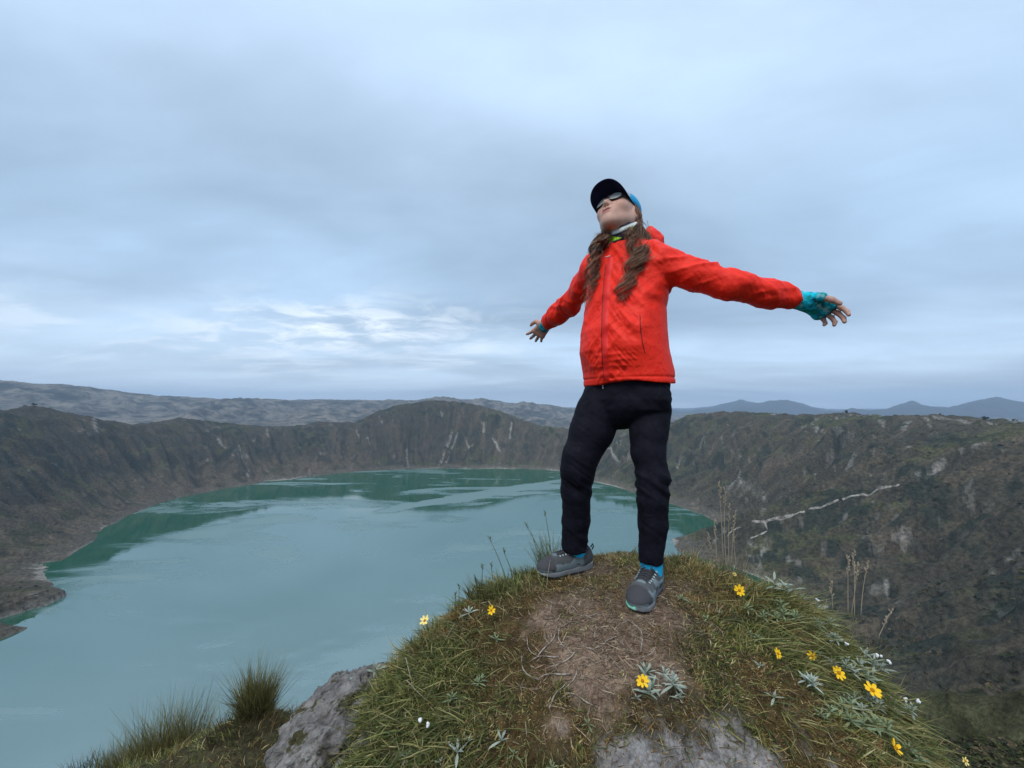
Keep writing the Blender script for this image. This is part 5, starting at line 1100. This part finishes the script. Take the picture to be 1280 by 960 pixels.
# hair on the back of the head below the cap
r2 = np.random.default_rng(70)
for i in range(420):
    a_ = r2.uniform(-.30, math.pi+.30); e = r2.uniform(-.06, .035); p0 = Hd(.079*math.cos(-a_), -.014 - .094*math.sin(a_) if True else 0, .034 + r2.uniform(-.006, .01)); tgt = Hd(.066*math.cos(-a_) + r2.normal(0, .008), -.045 - .045*math.sin(a_), -.055 + r2.normal(0, .01))
    if (p0-Hc) @ hf > -.002 and (p0-Hc) @ hf > .02: continue
    mid = (p0+tgt)/2 + nrm((p0+tgt)/2-Hc)*.012; g_ = [p0, (p0+mid)/2 + nrm(p0-Hc)*.003, mid, (mid+tgt)/2, tgt]; t_ = tube(g_, .0016, 3, False); hp.append(t_); hc.append(np.tile(np.array(HC[i % 5])*r2.uniform(.7, 1.2), (len(t_[0]), 1)))
for i in range(46):       # flyaway hairs
    s0 = L1 if i % 2 else L2; k = r2.integers(1, len(s0)-1); p0 = np.array(s0[k]); d_ = np.array([(-1 if i % 2 == 0 else .6), -.3, r2.normal(-.4, .6)]); l_ = r2.uniform(.02, .055); s_ = np.linspace(0, 1, 6)[:, None]
    g_ = p0 + d_*l_*s_ + np.array([0, 0, -1])*l_*s_**2*.6 + r2.normal(0, .001, (6, 3)); t_ = tube(g_, .00045, 3, False); hp.append(t_); hc.append(np.tile(HC[2], (len(t_[0]), 1)))
V, Q, Tr = join(hp); pl('hair', V, Q, M_hair, None, col=np.vstack(hc))

# ---- shoes
M_up = principled('grey_mesh_upper', rough=.85, spec=.2, build=lambda T, b: (T.l.new(attr(T), b.inputs['Base Color']), bumped(T, b, T.add('ShaderNodeTexVoronoi', i={'Vector': obj_co(T), 'Scale': 420.0}).outputs[0], .5, .002)))
M_sole = principled('grey_sole', rough=.85, spec=.2, build=lambda T, b: T.l.new(attr(T), b.inputs['Base Color'])); M_lace = principled('dark_lace', (.05, .05, .055), .8, .2); M_lace2 = principled('pale_lace_loop', (.50, .56, .55), .7, .2); M_sock = principled('bright_blue_sock', (.02, .42, .68), .85, .15, lambda T, b: bumped(T, b, T.noise(obj_co(T), 300, 2), .5, .002))
def shoe(heel, toe, A, side, tint):
    d = toe-heel; L = np.linalg.norm(d)+.02; d = nrm(d); up = np.array([0, 0, 1.]); s = np.cross(up, d)*side; o = heel - d*.01; G = lambda x, y, z: o + d*x + s*y + up*z; R = np.array([d, s, up])
    root = empty('shoe', (0, 0, 0)); root.parent = person; h = .0030
    def plan(x): return np.interp(x/L, [0, .05, .15, .35, .55, .72, .86, .95, 1.0], [.012, .030, .036, .036, .040, .049, .044, .028, .006]), np.interp(x/L, [0, .35, .6, .85, 1], [0, -.004, -.002, .002, .004])
    so_ = SDF(); 
    def solef(p):
        q = (p-o) @ R.T; w_, c_ = plan(q[:, 0]); dd = np.abs(q[:, 1]-c_) - w_; dd = np.maximum(dd, np.maximum(-q[:, 0], q[:, 0]-L)); hz_ = np.interp(q[:, 0]/L, [0, .12, .4, .7, .9, 1], [.034, .032, .027, .023, .024, .032]); lo_ = np.interp(q[:, 0]/L, [0, .08, .2, .8, 1], [.006, .001, 0, 0, .012])
        zz_ = np.maximum(q[:, 2]-hz_, lo_-q[:, 2]); return np.maximum(dd, zz_) + .0012*np.sin(q[:, 0]*520)*(q[:, 2] < .009)
    so_.fn(solef, .004, cull=False); bb = np.array([G(x, y, z) for x in (-.02, L+.02) for y in (-.07, .07) for z in (-.01, .15)])
    V, Q = so_.mesh(bb.min(0), bb.max(0), .0034); V = relax(V, Q, 2, .5); q = (V-o) @ R.T; c = np.tile([.15, .155, .16], (len(V), 1)); c = bl(c, (.06, .06, .065), sstep(-q[:, 2], -.010, -.006)); c = bl(c, (.30, .72, .52), sstep(q[:, 0], L*.84, L*.88)*sstep(q[:, 2], .008, .012)*sstep(-q[:, 1]*1, -.012, .0) if side > 0 else 0*q[:, 0]); c = bl(c, (.45, .47, .44), (sstep(q[:, 0], L*.90, L*.95)*.6 if side < 0 else 0*q[:, 0]))
    pl('sole', V, Q, M_sole, parent=root, col=c)
    up_ = SDF()
    up_.ell(G(L*.80, .001, .034), R, (.056, .042, .029), .02).ell(G(L*.60, -.002, .042), R, (.070, .040, .044), .03).ell(G(L*.33, -.002, .045), R, (.068, .034, .050), .03).ell(G(L*.16, 0, .050), R, (.044, .033, .050), .02)
    an = np.array([A[0], A[1], 0]) - np.array([o[0], o[1], 0]); ax_ = an @ d; up_.cone(G(L*.24, 0, .05), G(L*.24, 0, .088), .039, .037, .02).cone(G(L*.42, 0, .06), G(L*.34, 0, .088), .030, .022, .02)
    up_.cone(G(L*.25, 0, .090), G(L*.25, 0, .13), .029, .034, .008, None, True)
    up_.fn(lambda p: ((p-o) @ up) - .020, .004, True, False)
    V, Q = up_.mesh(bb.min(0), bb.max(0), h); V = relax(V, Q, 2, .5); q = (V-o) @ R.T; N = vnormals(V, Q); x, y, z = q.T
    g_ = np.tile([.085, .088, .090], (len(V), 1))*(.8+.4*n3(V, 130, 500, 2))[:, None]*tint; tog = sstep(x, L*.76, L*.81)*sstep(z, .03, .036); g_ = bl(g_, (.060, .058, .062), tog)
    pan = sstep(n3(np.stack([x*22, y*12, z*30], -1), 1, 510, 2, True), .60, .66)*(1-tog)*sstep(x, L*.2, L*.3); g_ = bl(g_, np.array([.20, .25, .26])*tint, pan*.7); g_ = bl(g_, (.03, .03, .034), sstep(z, .082, .090)*.7 + .0*x)
    ton = (np.abs(y+.002) < .017) & (x > L*.36) & (x < L*.68) & (z > .05); g_[ton] = (.045, .045, .05)
    bump_ = .0022*tog + .0016*pan; pl('upper', V + N*bump_[:, None], Q, M_up, parent=root, col=g_); bv = BVHTree.FromPolygons([tuple(v) for v in V], [tuple(map(int, q)) for q in Q]); lc = []; lp = []
    def top_(x, y):
        h_ = bv.ray_cast(Vector(G(x, y, .2)), Vector((0, 0, -1))); return np.array(h_[0]) + np.array(h_[1])*.0025 if h_[0] is not None else G(x, y, .08)
    for i in range(6):
        x0 = L*(.40+.052*i); x1 = x0+L*.03; w_ = .021-.0005*i
        for (a_, b_) in (((x0, -w_), (x1, w_)), ((x0, w_), (x1, -w_))): lc.append(tube([top_(lerp(a_[0], b_[0], t), lerp(a_[1], b_[1], t)) + up*.001*math.sin(t*3.14) for t in np.linspace(0, 1, 7)], .0021, 5))
        for e_ in (-1, 1): p_ = top_(x0, e_*w_*1.1); lp.append(tube([p_ - s*.005*e_*-1, p_ + up*.001, p_ + s*.007*e_ - up*.003], .0024, 5))
    k0 = top_(L*.38, 0) + up*.003
    for e_ in (-1, 1): lc.append(tube([k0, k0 + s*.016*e_ + up*.008, k0 + s*.028*e_ - up*.002 + d*.01, k0 + s*.014*e_ + d*.006, k0], .0019, 5)); lc.append(tube([k0, k0 + s*.012*e_ + d*.02 + up*.002, k0 + s*.026*e_ + d*.03 - up*.012], .0019, 5))
    V, Q, Tr = join(lc); pl('lace', V, Q, M_lace, Tr, root); V, Q, Tr = join(lp); pl('lace_loop', V, Q, M_lace2, Tr, root)
    V, Q, Tr = tube([G(L*.02, 0, .086), G(-.006, 0, .100), G(-.010, 0, .088), G(-.002, 0, .074)], .003, 6); pl('heel_loop', V, Q, M_lace, Tr, root)
    sk = SDF(); sk.cone(G(L*.26, 0, .06), A + np.array([0, 0, .03]), .039, .043, .01); lo, hi = np.minimum(G(L*.26, 0, .06), A)-.06, np.maximum(G(L*.26, 0, .06), A)+.09; V, Q = sk.mesh(lo, hi, .004); V = relax(V, Q, 1, .5); N = vnormals(V, Q)
    V = V + N*(.0012*np.sin(V[:, 2]*700))[:, None]; pl('sock', V, Q, M_sock)
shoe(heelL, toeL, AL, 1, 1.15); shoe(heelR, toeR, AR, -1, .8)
tag(person, 'person in red jacket and dark trousers, arms spread and head tilted back on the knoll', 'person')
